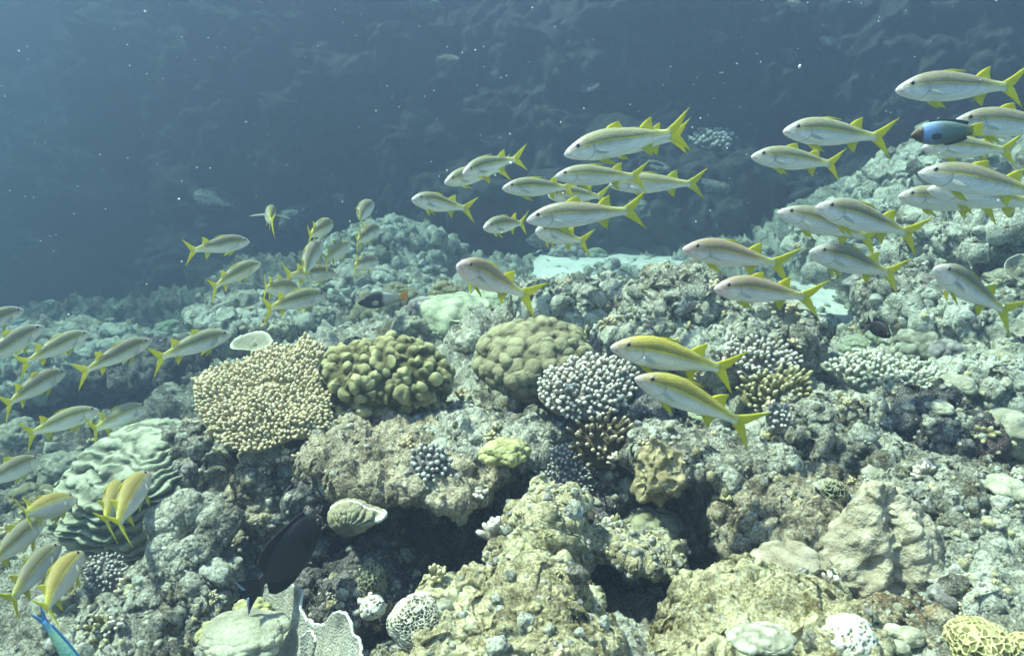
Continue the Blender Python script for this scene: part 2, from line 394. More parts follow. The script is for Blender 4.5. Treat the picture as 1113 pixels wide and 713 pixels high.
def make_sand():
    xs = np.linspace(-60, 60, 240) ; ys = np.linspace(-10, 90, 200)
    X, Y = np.meshgrid(xs, ys, indexing='ij')
    Z = np.full(X.shape, SAND_Z) - 0.0
    V = np.stack([X, Y, Z], -1).reshape(-1, 3)
    far = sstep(8.5, 11, V[:, 1]) + sstep(-6, -8, V[:, 0]) + sstep(6, 9, V[:, 0]) + sstep(2.2, 0.5, V[:, 1])
    V[:, 2] += 0.02 * fbm(V * 1.5, 3, 8) - 1.6 * np.clip(far, 0, 1)
    # the sand slopes down to the deep on the left of the reef
    V[:, 2] -= 0.9 * sstep(0.2, -0.6, V[:, 0])
    return tag(link('sand', new_mesh('sand', V, grid_faces(240, 200), [M['sand']])), kind='structure')
make_sand()

def make_wall():
    """The dark reef slope that closes the view, far off on the left and nearer on the right."""
    pts = np.array([(-22, 22), (-13, 17), (-7, 12.5), (-3.2, 9.6), (0, 8.6), (3, 7.9), (5.2, 6.4), (6.6, 4.6), (7.5, 2)], float)
    seg = np.concatenate(([0], np.cumsum(np.linalg.norm(np.diff(pts, axis=0), axis=1))))
    s = np.concatenate([np.linspace(0, 15, 160, endpoint=False), np.linspace(15, seg[-1], 900)]); x = np.interp(s, seg, pts[:, 0]); y = np.interp(s, seg, pts[:, 1])
    k = np.ones(61) / 61; xp = np.pad(x, 30, 'edge'); yp = np.pad(y, 30, 'edge'); x = np.convolve(xp, k, 'valid'); y = np.convolve(yp, k, 'valid')
    tx, ty = np.gradient(x), np.gradient(y); ln = np.hypot(tx, ty); nx, ny = ty / ln, -tx / ln       # towards the viewer
    h = np.linspace(0, 1, 250)
    z = -3.0 + 6.4 * h
    out = 1.8 * (1 - sstep(-0.1, 1.0, h)) - 0.3 * h
    V = np.stack([x[:, None] + nx[:, None] * out, y[:, None] + ny[:, None] * out, np.repeat(z[None], len(s), 0)], -1).reshape(-1, 3)
    Q = grid_faces(len(s), len(h))
    N = vnormals(V, Q)
    if N[:, 1].mean() > 0: Q = Q[:, ::-1]; N = -N
    d = 0.6 * fbm(V * 0.55, 3, 40) + 0.38 * lumps(V * 1.1, 41) + 0.2 * lumps(V * 2.7, 43) + 0.12 * lumps(V * 5.5, 44) + .09 * lumps(V * 11, 48) + 0.05 * fbm(V * 9, 3, 45) - .25 * lumps(V * 1.7 + 3, 47, .5)
    V = V + N * (d - 0.2)[:, None]
    V[:, 2] += 0.15 * lumps(V * 2.2, 46)
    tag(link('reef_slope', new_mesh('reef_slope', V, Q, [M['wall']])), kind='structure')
    return BVHTree.FromPolygons([tuple(v) for v in V.tolist()], Q.tolist())
_wall = make_wall()
def wall_d(px, py):
    o = Vector(CAM); dv = Vector(P(px, py, 1.0)) - o; h = _wall.ray_cast(o, dv.normalized())
    return 7.5 if h[0] is None else (np.array(h[0]) - CAM) @ np.array((0, math.cos(PITCH), -math.sin(PITCH)))

# ------------------------------------------------------------------ rocks and corals
SCATTER = []          # (V, F) of surfaces that small growth settles on
def finish(name, V, F, mats, label, cat, group=None, attrs=None, base=None, smooth=True):
    base = np.array(base if base is not None else (V[:, 0].mean(), V[:, 1].mean(), V[:, 2].min()))
    o = link(name, new_mesh(name, V - base, F, mats, attrs, smooth=smooth)); o.location = base
    return tag(o, label, cat, group)

_rb = {}
def front(px, py):
    """Distance of the first rock or ground seen at a pixel."""
    o = Vector(CAM); dv = Vector(P(px, py, 1.0)) - o; ln = dv.length; best = 9.0
    for k, (V, F) in enumerate([(TV_, TQ_)] + SCATTER):
        if k and abs(V[:, 0].mean() - P(px, py, 1.6)[0]) > 1.2: continue
        if k not in _rb: _rb[k] = _bvh if k == 0 else BVHTree.FromPolygons(V.tolist(), F.tolist())
        h = _rb[k].ray_cast(o, dv.normalized())
        if h[0] is not None: best = min(best, h[3] / ln)
    return best

def fit(px, py, d, ry, rd):
    """True half height and depth of an ellipsoid seen from above that shows the half height ry (pixels)."""
    dv = P(px, py, 1.0) - CAM; th = math.atan2(-dv[2], math.hypot(dv[0], dv[1])); s = d / FPX; H = ry * s * 0.95
    rd = min(rd, 0.93 * H / max(math.sin(th), .05)); rz = math.sqrt(max(H * H - (rd * math.sin(th)) ** 2, (.33 * H) ** 2)) / math.cos(th)
    return rz / s, rd

def rock(px, py, d, rx, ry, rd, seed, mat, label, name='reef_rock', cat='rock', sub=6, tilt=0, amp=0.3, lump=0.014, flat=1.0, yaw=0, pitch=0, group=None):
    V, F = ico(sub); ry, rd = fit(px, py, d, ry, rd)
    s = d / FPX; U = V.copy(); off = seed * 7.31
    r = 1 + amp * fbm(U * 1.5 + off, 3, seed) + 0.10 * ridged(U * 3.0 + off, 2, seed + 5)
    if flat < 1: U = np.sign(U) * np.abs(U) ** flat
    W = U * r[:, None] * np.array((rx * s, rd, ry * s))
    N = vnormals(W, F)
    W = W + N * (lump * 1.5 * lumps(W * 16 + off, seed) + lump * 0.9 * lumps(W * 36 + off, seed + 1) + lump * 0.45 * fbm(W * 90 + off, 3, seed) + lump * ridged(W * 22 + off, 2, seed) * 0.7 - lump * 1.6 * lumps(W * 20 + off + 5, seed + 3, .5) + lump * .4 * lumps(W * 85 + off, seed + 4))[:, None]
    Rm = np.array(Matrix.Rotation(R(yaw), 3, 'Z') @ Matrix.Rotation(R(tilt), 3, 'Y') @ Matrix.Rotation(R(pitch), 3, 'X'))
    W = W @ Rm.T + P(px, py, d + 0.3 * rd)
    SCATTER.append((W, F))
    return finish(name, W, F, [M[mat]], label, cat, group)

def dome(px, py, d, rx, ry, rd, seed, mat, label, freq=28, amp=0.017, name='dome_coral', cat='coral', sub=6, rough=0.12, group=None, fine=0.0, r=0.75, squash=1.0):
    if sub <= 5 and d < 2.4: d = min(d, front(px, py) - .02)
    V, F = ico(sub); ry, rd = fit(px, py, d, ry, rd); s = d / FPX; off = seed * 5.17
    W = V * (1 + rough * fbm(V * 1.6 + off, 3, seed))[:, None] * np.array((rx * s, rd, ry * s))
    N = vnormals(W, F)
    Wq = W + 0.006 * np.stack([fbm(W * 40 + k * 9, 2, seed + k) for k in range(3)], -1)
    b = lumps(Wq * freq + off, seed, r)
    W = W + N * (amp * b + fine * lumps(W * freq * 3.2, seed + 9))[:, None]
    W = W + P(px, py, d + 0.3 * rd)
    return finish(name, W, F, [M[mat]], label, cat, group, {'tip': b})

def ray_plane(px, py, c, n):
    dv = P(px, py, 1.0) - CAM
    return CAM + dv * (((c - CAM) @ n) / (dv @ n))

def acropora(outline, d, tilt, mat, label, name='branching_coral', spacing=6, flen=2.2, fr=0.42, rise=0.25, seed=1, lean=0.0, stalk=0.12, parts=False, group=None, centre=None, hole=None):
    """A colony of stubby upright fingers over a plate whose outline is drawn in pixels and cast on a tilted plane."""
    rng = np.random.default_rng(seed); ol = np.array(outline, float)
    cpx = np.array(centre, float) if centre is not None else ol.mean(0); c = P(cpx[0], cpx[1], d)
    n = np.array((math.sin(R(lean)), -math.sin(R(tilt)) * math.cos(R(lean)), math.cos(R(tilt)) * math.cos(R(lean)))); n /= np.linalg.norm(n)
    e1 = np.array((1.0, 0, 0)); e1 -= n * (e1 @ n); e1 /= np.linalg.norm(e1); e2 = np.cross(n, e1)
    pts = np.array([ray_plane(x, y, c, n) - c for x, y in ol]); p2 = np.stack([pts @ e1, pts @ e2], -1)
    ang = np.arctan2(p2[:, 1], p2[:, 0]); rad = np.hypot(p2[:, 0], p2[:, 1]); o_ = np.argsort(ang)
    angs = np.concatenate([ang[o_] - 2 * math.pi, ang[o_], ang[o_] + 2 * math.pi]); rads = np.tile(rad[o_], 3)
    rfun = lambda a: np.interp(a, angs, rads)
    sp = spacing * d / FPX; Rm = rad.mean(); hh = rise * Rm
    gx = np.arange(-rad.max(), rad.max(), sp)
    G = np.stack(np.meshgrid(gx, gx * 1.0), -1).reshape(-1, 2); G[:, 0] += (np.round(G[:, 1] / sp) % 2) * sp * 0.5
    G += rng.normal(size=G.shape) * sp * 0.2
    q = np.hypot(G[:, 0], G[:, 1]) / rfun(np.arctan2(G[:, 1], G[:, 0]))
    wob = 0.05 * vnoise(np.column_stack([G / (Rm * 0.22), np.full(len(G), seed * 3.3)]), seed)
    keep = q < 0.985 + wob
    if hole is not None:
        hp = ray_plane(hole[0], hole[1], c, n) - c
        hr = ((G[:, 0] - hp @ e1) / (hole[2] * d / FPX)) ** 2 + ((G[:, 1] - hp @ e2) / (hole[3] * d / FPX)) ** 2
        keep &= hr > 1
    G, q = G[keep], q[keep]
    def surf(X, qq):
        und = 0.10 * Rm * fbm(np.column_stack([X / (Rm * 0.6), np.full(len(X), seed * 1.7)]), 2, seed)
        return c + X[:, :1] * e1 + X[:, 1:2] * e2 + n * (hh * (1 - qq ** 2.2) + und)[:, None]
    B = surf(G, q)
    odir = G / np.maximum(np.hypot(G[:, 0], G[:, 1]), 1e-6)[:, None]
    D = n + (odir[:, :1] * e1 + odir[:, 1:2] * e2) * (0.15 + 1.1 * q[:, None] ** 3) + rng.normal(size=B.shape) * 0.22 + np.array((0, 0, 0.25))
    L = sp * flen * rng.uniform(0.55, 1.25, len(B)); rr = sp * fr * rng.uniform(0.8, 1.25, len(B))
    fv, ff, fa = fingers(B - n * sp * 0.3, D, L, rr, rng)
    # the plate under the fingers: a funnel down to the stalk
    na, nr = 72, 12; a = np.linspace(-math.pi, math.pi, na, endpoint=False); rf = rfun(a)
    rings = []
    for k in range(nr + 1):
        qq = k / nr; X = np.stack([np.cos(a) * rf * qq, np.sin(a) * rf * qq], -1); rings.append(surf(X, np.full(na, qq)) - n * sp * 0.2)
    for qq, dn in ((0.99, .05), (0.8, .10), (0.5, .2), (0.25, .4), (0.2, 1.0)):
        X = np.stack([np.cos(a) * rf * qq, np.sin(a) * rf * qq], -1)
        rings.append(surf(X, np.full(na, max(qq, 0.5))) - n * (0.04 * Rm + stalk * dn) - np.array((0, 0, stalk * dn * dn * 0.8)))
    pv = np.concatenate(rings); nrg = len(rings)
    i = np.arange(nrg - 1)[:, None] * na; j = np.arange(na)[None]; j2 = (j + 1) % na
    pq = np.stack([i + j, i + na + j, i + na + j2, i + j2], -1).reshape(-1, 4)[:, ::-1]
    base = np.array((c[0], c[1], pv[:, 2].min()))
    pm = new_mesh('plate', pv - base, pq, [M[mat]], {'tip': np.zeros(len(pv))})
    fm = new_mesh('branches', fv - base, ff, [M[mat]], {'tip': fa})
    root = tag(empty(name, base), label, 'coral', group)
    link('plate', pm, root); b = link('branches', fm, root)
    if len(B) > 100: b['kind'] = 'stuff'
    return root

def brain(px, py, d, r_px, mat, label, name='brain_coral', flat=0.9, seed=3, group=None, rx=1.0):
    d = min(d, front(px, py) - .01); V, F = ico(7 if r_px > 25 else 6); s = d / FPX * r_px
    W = V * (1 + 0.10 * fbm(V * 1.5 + seed * 3, 3, seed))[:, None] * np.array((s * rx, s, s * flat))
    q = W + .0035 * np.stack([fbm(W * 70 + k * 7, 2, seed + k) for k in range(3)], -1)
    if mat == 'brain_white': F1, F2, _ = worley(q * 125, seed); h = sstep(.16, .5, F1)
    else: F1, F2, _ = worley(q * {'brain_maze': 170, 'brain_yellow': 105}.get(mat, 120), seed); h = 1 - sstep(.04, .3, F2 - F1)
    W = W + vnormals(W, F) * (.0032 * h + .002 * fbm(W * 60, 2, seed))[:, None] + P(px, py, d + s * 0.5)
    return finish(name, W, F, [M[mat]], label, 'coral', group, {'tip': h})

# --- big reef rocks
rock(554, 688, 1.23, 94, 70, .14, 11, 'reef_warm', 'large cream boulder with orange and pink crust at the bottom centre', 'boulder', sub=7, tilt=-12, amp=0.22, lump=0.011, flat=.8)
rock(586, 598, 1.52, 36, 62, .11, 12, 'reef_warm', 'pale crusted ridge rock rising behind the big cream boulder', sub=6, tilt=22, lump=.012)
rock(690, 600, 1.56, 48, 17, .09, 13, 'reef_warm', 'white topped rock arm reaching right over the black hollow', sub=6, tilt=14, lump=.009, flat=.8)
rock(830, 694, 1.22, 96, 64, .15, 14, 'reef_warm', 'cream knobbly boulder right of the black hollow at the bottom', 'boulder', sub=7, tilt=-12, amp=.22, lump=.013, flat=.85)
rock(862, 572, 1.68, 84, 64, .16, 15, 'reef_tan', 'brown and cream crusted rock below the long overhang', sub=7, tilt=12, lump=.012, flat=.85)
rock(772, 494, 1.75, 82, 20, .15, 16, 'reef', 'overhanging rock slab with a pale lit rim above a dark cave', 'rock_slab', sub=6, tilt=8, lump=.012, flat=.8)
rock(440, 498, 1.80, 82, 36, .22, 17, 'reef_tan', 'broad tan ledge below the brown lobed coral', 'rock_ledge', sub=7, tilt=3, lump=.012, flat=.75)
rock(530, 480, 1.86, 64, 24, .22, 18, 'reef', 'grey turfy ledge hanging over the central dark cave', 'rock_ledge', sub=6, tilt=-4, lump=.014, flat=.8)
rock(478, 470, 1.98, 40, 22, .14, 19, 'reef', 'small grey rock knob sitting on the ledge right of the lobed coral', sub=6, lump=.014)
rock(303, 530, 1.98, 42, 56, .12, 20, 'reef_tan', 'ochre rock pillar under the tan table coral', 'rock_pillar', sub=6, lump=.012)
rock(356, 565, 1.84, 24, 80, .12, 21, 'reef_dark', 'dark turfy rock column beside the black surgeonfish', 'rock_column', sub=6, lump=.014)
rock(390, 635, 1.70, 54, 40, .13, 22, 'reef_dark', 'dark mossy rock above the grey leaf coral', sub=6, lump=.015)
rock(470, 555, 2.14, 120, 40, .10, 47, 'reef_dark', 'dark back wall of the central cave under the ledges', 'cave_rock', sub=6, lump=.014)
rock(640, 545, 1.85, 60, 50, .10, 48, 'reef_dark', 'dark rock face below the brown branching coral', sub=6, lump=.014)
rock(187, 644, 1.72, 50, 32, .11, 23, 'reef', 'grey rock with pale crust below the flower shaped plate coral', sub=6, lump=.015)
rock(155, 694, 1.62, 58, 34, .11, 24, 'reef', 'rough grey rock at the lower left edge of the reef', sub=6, lump=.015)
rock(264, 590, 1.98, 18, 30, .06, 25, 'smooth_pale' if False else 'reef_pale', 'pale smooth rock just left of the black surgeonfish', sub=5, lump=.006)
rock(232, 505, 2.15, 40, 46, .12, 49, 'reef', 'turfy rock between the terrace coral and the ochre pillar', sub=6, lump=.015)
rock(622, 345, 2.70, 52, 34, .16, 26, 'reef_pale', 'pale rough rock on the skyline behind the olive dome coral', sub=6, lump=.02)
rock(735, 340, 2.62, 56, 38, .18, 27, 'reef', 'tallest grey rock on the mound skyline left of the blue sand', sub=6, lump=.022)
rock(826, 366, 2.50, 44, 30, .16, 28, 'reef', 'rounded rocks at the right end of the mound beside blue sand', sub=6, lump=.022)
rock(695, 378, 2.40, 44, 26, .13, 29, 'reef_pale', 'light rock just above the paired golden goatfish', sub=6, lump=.018)
rock(770, 385, 2.40, 46, 22, .13, 30, 'reef_pale', 'light rock ledge behind the white plate of branching coral', sub=6, lump=.018)
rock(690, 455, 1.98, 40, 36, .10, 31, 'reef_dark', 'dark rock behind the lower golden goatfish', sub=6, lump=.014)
rock(905, 480, 1.98, 62, 42, .14, 32, 'reef', 'grey craggy rock right of the lower golden goatfish tail', sub=6, lump=.016)
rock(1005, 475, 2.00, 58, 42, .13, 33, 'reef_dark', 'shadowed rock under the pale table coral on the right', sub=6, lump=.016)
rock(1060, 545, 1.66, 66, 36, .14, 34, 'reef', 'rubbly grey rock right of the tan pinnacle coral', sub=6, lump=.015)
rock(1080, 640, 1.42, 78, 42, .14, 35, 'reef_pale', 'pale rock slope at the lower right edge', sub=6, lump=.012)
rock(985, 688, 1.36, 66, 26, .10, 36, 'reef_tan', 'tan rubble rock under the pinnacle coral', sub=6, lump=.012)
rock(1085, 425, 2.30, 52, 26, .13, 37, 'reef_pale', 'bright pale rock shelf at the right edge below the round white corals', sub=6, lump=.018)
rock(1070, 262, 3.20, 80, 40, .28, 38, 'reef_pale', 'big pale rock under the pair of goatfish at the right edge', sub=6, lump=.026, tilt=-20)
rock(985, 330, 3.10, 50, 34, .22, 39, 'reef', 'grey reef rock behind the tiny black damselfish', sub=6, lump=.024)
rock(1040, 345, 2.90, 70, 30, .2, 40, 'reef_pale', 'pale sloping reef rock under the goatfish diving at the right edge', sub=6, lump=.022)
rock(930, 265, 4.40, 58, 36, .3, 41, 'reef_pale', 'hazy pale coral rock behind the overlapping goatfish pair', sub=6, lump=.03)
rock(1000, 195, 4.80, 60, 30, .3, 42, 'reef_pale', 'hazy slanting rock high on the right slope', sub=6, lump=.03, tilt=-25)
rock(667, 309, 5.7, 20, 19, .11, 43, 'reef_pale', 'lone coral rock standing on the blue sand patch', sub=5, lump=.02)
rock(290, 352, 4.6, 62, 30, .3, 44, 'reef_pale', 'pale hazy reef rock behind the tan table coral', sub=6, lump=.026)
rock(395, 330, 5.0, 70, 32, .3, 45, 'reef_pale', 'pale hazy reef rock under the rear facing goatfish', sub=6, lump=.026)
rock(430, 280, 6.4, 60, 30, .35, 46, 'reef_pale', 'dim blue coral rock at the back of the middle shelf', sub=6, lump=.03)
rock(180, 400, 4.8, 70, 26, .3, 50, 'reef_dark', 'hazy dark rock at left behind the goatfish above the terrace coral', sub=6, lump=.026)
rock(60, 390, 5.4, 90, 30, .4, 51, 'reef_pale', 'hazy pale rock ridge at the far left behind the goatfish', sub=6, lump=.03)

# --- table coral on its stalk
acropora([(211,418),(213,438),(222,462),(236,474),(252,484),(268,488),(285,486),(300,482),(318,478),(335,476),(350,468),(362,458),(358,440),(350,420),(345,402),(352,385),(345,373),(330,370),(318,380),(300,372),(285,384),(262,392),(240,397),(222,404)],
         1.95, 38, 'acro_tan', 'tan table coral of short fingers with a dark stalk', 'table_coral', spacing=4.0, flen=1.7, fr=.54, rise=.08, seed=4, stalk=.16, centre=(292, 432), hole=(300, 419, 17, 4))
acropora([(585,432),(590,412),(606,398),(628,390),(652,388),(675,393),(690,408),(686,428),(672,444),(655,452),(632,456),(612,450),(596,444)],
         1.92, 40, 'acro_white', 'white tipped branching coral right of the olive dome', spacing=5.2, flen=1.5, fr=.52, rise=.3, seed=6)
acropora([(622,482),(628,468),(645,460),(665,460),(684,466),(690,478),(682,494),(668,506),(652,509),(634,500)],
         1.78, 50, 'acro_brown', 'small brown branching coral with cream tips above the dark cave', spacing=7.4, flen=2.3, fr=.34, rise=.4, seed=7)
acropora([(783,392),(790,378),(808,372),(832,373),(852,378),(868,388),(866,402),(850,410),(825,411),(800,406)],
         2.25, 42, 'acro_white', 'white flat branching coral behind the golden goatfish tails', spacing=5.6, flen=1.7, fr=.47, rise=.2, seed=8)
acropora([(803,432),(812,418),(830,409),(852,406),(875,410),(881,424),(872,438),(850,446),(825,446)],
         2.1, 46, 'acro_olive', 'olive branching coral just below the white flat one', spacing=6, flen=2.0, fr=.42, rise=.35, seed=9)
acropora([(890,398),(915,388),(945,384),(980,390),(1015,400),(1040,412),(1052,424),(1040,436),(1010,440),(980,434),(950,424),(915,412)],
         2.25, 26, 'plate_pale', 'wide pale table coral shading dark rock on the right', 'table_coral', spacing=5.6, flen=1.5, fr=.5, rise=.1, seed=10, stalk=.16, lean=8)
acropora([(582,520),(590,500),(605,487),(625,486),(642,496),(646,516),(638,536),(620,546),(600,544),(586,536)],
         1.78, 52, 'acro_grey', 'fine grey bristly coral left of the tan lump coral', spacing=4.2, flen=1.6, fr=.42, rise=.35, seed=12)
acropora([(90,622),(98,610),(116,604),(134,610),(141,622),(134,634),(116,640),(98,634)],
         1.80, 34, 'acro_grey', 'small round grey coral cushion beside the curled goatfish at lower left', spacing=4.4, flen=1.2, fr=.45, rise=.35, seed=13)
acropora([(833,452),(838,445),(848,442),(857,447),(860,457),(853,465),(842,466)],
         1.80, 45, 'acro_white', 'tiny white knobbed coral at the lower golden goatfish tail', spacing=4.5, flen=1.4, fr=.5, rise=.5, seed=14)
acropora([(445,508),(450,493),(465,486),(482,490),(490,505),(484,522),(468,530),(452,524)],
         1.68, 48, 'acro_grey', 'blue grey knobbed coral on the front of the central ledge', spacing=6, flen=1.5, fr=.5, rise=.4, seed=15)
acropora([(752,152),(760,145),(778,143),(793,148),(797,156),(785,162),(764,161)],
         wall_d(775, 152) - .05, 20, 'acro_grey', 'hazy dark plate coral on the wall behind the highest pair of goatfish', 'table_coral', spacing=5, flen=1.2, fr=.55, rise=.3, seed=16, stalk=.1)
acropora([(95,700),(98,682),(108,672),(122,676),(130,692),(124,712),(108,716)],
         1.6, 44, 'acro_olive', 'greenish branching tuft at the bottom left beside the blue wrasse', spacing=6.5, flen=2.0, fr=.4, rise=.4, seed=17)

# --- domes
dome(418, 412, 2.05, 70, 45, .15, 3, 'knob_brown', 'brown coral dome covered in separate rounded lobes', 37, .028, name='lobed_coral', sub=7, rough=.14, r=.62)
dome(583, 390, 2.15, 62, 44, .16, 4, 'knob_olive', 'olive knobbly coral dome between the lobed coral and white coral', 27, .022, sub=7, rough=.08, r=.7)
dome(500, 352, 3.05, 50, 33, .18, 5, 'green_pale', 'pale green low coral mound behind the big domes', 15, .022, sub=6)
dome(508, 372, 2.60, 17, 14, .05, 6, 'plate_pale', 'small round coral ball in front of the pale green mound', 60, .006, sub=5)
dome(540, 330, 3.4, 30, 18, .12, 26, 'green_pale', 'pale green coral just below the single big goatfish', 18, .016, sub=6)
dome(716, 513, 1.62, 27, 33, .055, 7, 'sponge', 'tan lump coral with pits standing like a mask over the cave', 24, -.022, name='lump_coral', sub=6, rough=.3, r=.62)
dome(708, 572, 1.72, 34, 22, .07, 8, 'brain_dark', 'dark honeycomb coral under the tan lump coral', 40, .003, name='honeycomb_coral', sub=6)
dome(548, 490, 1.66, 25, 13, .05, 9, 'yellow', 'bright yellow green crust coral on the ledge edge', 45, .010, name='crust_coral', sub=6, rough=.3)
dome(230, 690, 1.55, 14, 14, .03, 10, 'yellow', 'little yellow patch of coral beside the grey leaf coral', 60, .006, name='crust_coral', sub=5, rough=.3)
dome(1085, 392, 2.45, 17, 13, .06, 12, 'smooth_pale', 'round white coral head at the right edge, upper of two', 40, .003, sub=5)
dome(1100, 470, 2.0, 34, 26, .09, 13, 'smooth_pale', 'smooth grey boulder coral at the right edge', 18, .006, sub=6)
dome(1097, 530, 1.85, 20, 13, .05, 14, 'smooth_pale', 'pale round coral right of the rubbly grey rock', 40, .004, sub=5)
dome(1040, 418, 2.2, 18, 12, .06, 15, 'smooth_pale', 'small smooth coral at the tip of the wide pale table coral', 30, .004, sub=5)
dome(1020, 442, 2.05, 13, 8, .04, 16, 'smooth_pale', 'little white coral nub in the shade of the wide pale table coral', 50, .004, sub=5)
dome(940, 690, 1.32, 11, 10, .018, 17, 'smooth_pale', 'small cream nub beside the white pitted coral', 60, .003, sub=4)
for (x, y, r_) in ((972, 686, 10), (990, 692, 13), (978, 704, 10)):
    dome(x, y, 1.30, r_, r_ * .85, r_ * .0015, int(x), 'smooth_pale', 'one of three round cream yellow coral nubs under the pinnacle', 50, .002, sub=4, group='cream coral nubs under the pinnacle')
dome(828, 694, 1.13, 34, 16, .04, 18, 'plate_pale', 'pale cream coral lobe on the front of the knobbly boulder', 62, .005, sub=5)
dome(770, 448, 2.1, 25, 15, .07, 19, 'green_pale', 'pale round coral between the goatfish pair and olive coral', 30, .008, sub=5)
dome(860, 620, 1.42, 46, 30, .09, 20, 'pinnacle', 'dimpled tan coral between the knobbly boulder and the pinnacle', 30, .010, sub=6)
brain(920, 697, 1.2, 29, 'brain_white', 'white pitted brain coral at the bottom right of centre', seed=4)
brain(1066, 699, 1.2, 34, 'brain_yellow', 'yellow meandering brain coral near the bottom right corner', seed=5, flat=.62)
brain(1112, 704, 1.25, 16, 'brain_yellow', 'part of a yellow brain coral cut by the right border', seed=6)
brain(905, 533, 1.65, 12, 'brain_dark', 'small dark honeycomb ball above the tan pinnacle', seed=7)
brain(456, 676, 1.42, 30, 'brain_maze', 'grey maze patterned brain coral left of the big cream boulder', seed=8, flat=1.05)
brain(405, 660, 1.52, 12, 'brain_white', 'small white netted coral knob on a dark tube', 'knob_coral', seed=9)
brain(404, 640, 1.62, 20, 'brain_dark', 'dark tube shaped coral behind the white netted knob', 'tube_coral', seed=10, flat=1.6, rx=.75)

# --- terrace coral: overlapping shelf plates
def terrace():
    V, F = ico(7); d = 2.15; s = d / FPX
    W = V * (1 + .12 * fbm(V * 1.4 + 3, 3, 5))[:, None] * np.array((98 * s, .26, 74 * s))
    N = vnormals(W, F)
    ph = W[:, 2] * 30 + W[:, 0] * 7 + 1.0 * fbm(W * 6, 3, 8) + .4 * fbm(W * 24, 3, 9)
    ph = ph * 1.2; saw = ph - np.floor(ph)
    edge = sstep(0.0, .75, saw) * (1 - sstep(.86, 1.0, saw))
    Nh = N.copy(); Nh[:, 2] *= .25
    W = W + Nh * (.034 * edge * (.55 + .45 * vnoise(W * 20, 4)))[:, None] + N * (.004 * fbm(W * 45, 2, 6))[:, None]
    Rm = np.array(Matrix.Rotation(R(-14), 3, 'Y') @ Matrix.Rotation(R(-12), 3, 'X'))
    W = W @ Rm.T + P(166, 532, d + .1)
    finish('terrace_coral', W, F, [M['terrace']], 'big green grey coral of stacked shelf plates at left', 'coral', None, {'tip': edge})
terrace()

def flower_plate():
    """Upturned plate coral with a hollow centre."""
    na, nr = 240, 80; d = 1.85; a = np.linspace(0, 2 * math.pi, na, endpoint=False); s = d / FPX
    r = np.linspace(0.02, 1, nr); A, Rr = np.meshgrid(a, r, indexing='ij')
    wob = 1 + .16 * np.sin(3 * A + .6) + .08 * np.sin(7 * A)
    X = np.cos(A) * Rr * wob * 46 * s; Y = np.sin(A) * Rr * wob * .12; Z = .07 * sstep(.08, .42, Rr) + .015 * np.sin(5 * A) * Rr - .03 * sstep(.7, 1, Rr)
    V = np.stack([X, Y, Z], -1).reshape(-1, 3)
    V[:, 2] += .009 * lumps(V * 90, 5) + .010 * fbm(V * 40, 4) + .006 * lumps(V * 170, 6)
    V = np.concatenate([V[:nr * na], V[:nr]])
    Q = grid_faces(na + 1, nr)[:, ::-1]
    T, TQ = thicken(V, Q, .02)
    T = T @ np.array(Matrix.Rotation(R(28), 3, 'X')).T + P(212, 594, d)
    finish('plate_coral', T, TQ, [M['reef']], 'flower shaped plate coral with a sunken centre below the ochre pillar', 'coral', None, {'tip': np.tile(sstep(.0, 1, np.concatenate([Rr.ravel(), Rr.ravel()[:nr]])), 2) * .8})
flower_plate()

def leaf(path, h, label, seed, ruffle=.003, flare=.075, mat='leaf', name='leaf_coral', t=.0045, grp=None):
    """A folded sheet that stands up from the reef; path gives the rim in pixels and distance."""
    pw = np.array([P(*p) for p in path]); k = np.linspace(0, len(pw) - 1, 160)
    rim = np.stack([np.interp(k, np.arange(len(pw)), pw[:, i]) for i in range(3)], -1)
    ker = np.ones(13) / 13
    rim = np.stack([np.convolve(np.pad(rim[:, i], 6, 'edge'), ker, 'valid') for i in range(3)], -1)
    s = np.concatenate(([0], np.cumsum(np.linalg.norm(np.diff(rim, axis=0), axis=1))))
    tg = np.gradient(rim, axis=0); side = np.cross(tg, (0, 0, 1.0)); side /= np.linalg.norm(side, axis=1, keepdims=True)
    nv = 40; v = np.linspace(0, 1, nv)
    V = np.zeros((160, nv, 3))
    for j, vv in enumerate(v):
        wv = np.sin(s * 95 + seed) * ruffle * vv ** 2 + np.sin(s * 41 + seed * 2) * ruffle * 1.3 * vv
        V[:, j] = rim - np.array((0, 0, 1.0)) * h * (1 - vv) + side * (wv + flare * (1 - vv) ** 1.5)[:, None]
        V[:, j, 2] += np.sin(s * 34 + seed) * .010 * vv ** 2
    V = V.reshape(-1, 3); V = V + (.003 * fbm(V * 25, 2, seed) + .0006 * np.sin(V[:, 0] * 420 + 60 * V[:, 2]))[:, None]
    T, Q = thicken(V, grid_faces(160, nv), t)
    finish(name, T, Q, [M[mat]], label, 'coral', grp, {'tip': np.tile(np.tile(v, 160), 2) * 1.0})
leaf([(288,628,1.62),(300,622,1.60),(315,630,1.57),(322,648,1.52),(335,668,1.46),(350,676,1.42),(362,668,1.40),(378,668,1.38),(388,685,1.33),(393,705,1.28),(398,730,1.22)], .13, 'wavy grey leaf coral with a thin white rim at lower left of centre', 3)
leaf([(325,690,1.36),(334,684,1.36),(340,692,1.34),(338,704,1.32)], .06, 'small curled leaf coral inside the fold of the larger one', 5, ruffle=.004, flare=.01)
dome(266, 690, 1.42, 42, 24, .07, 23, 'smooth_pale', 'smooth grey sheet coral left of the wavy leaf coral', 12, .008, name='sheet_coral', sub=6, rough=.22)
dome(275, 660, 1.56, 18, 8, .03, 24, 'yellow', 'yellow green crust below the tail of the black surgeonfish', 60, .007, name='crust_coral', sub=5, rough=.3)

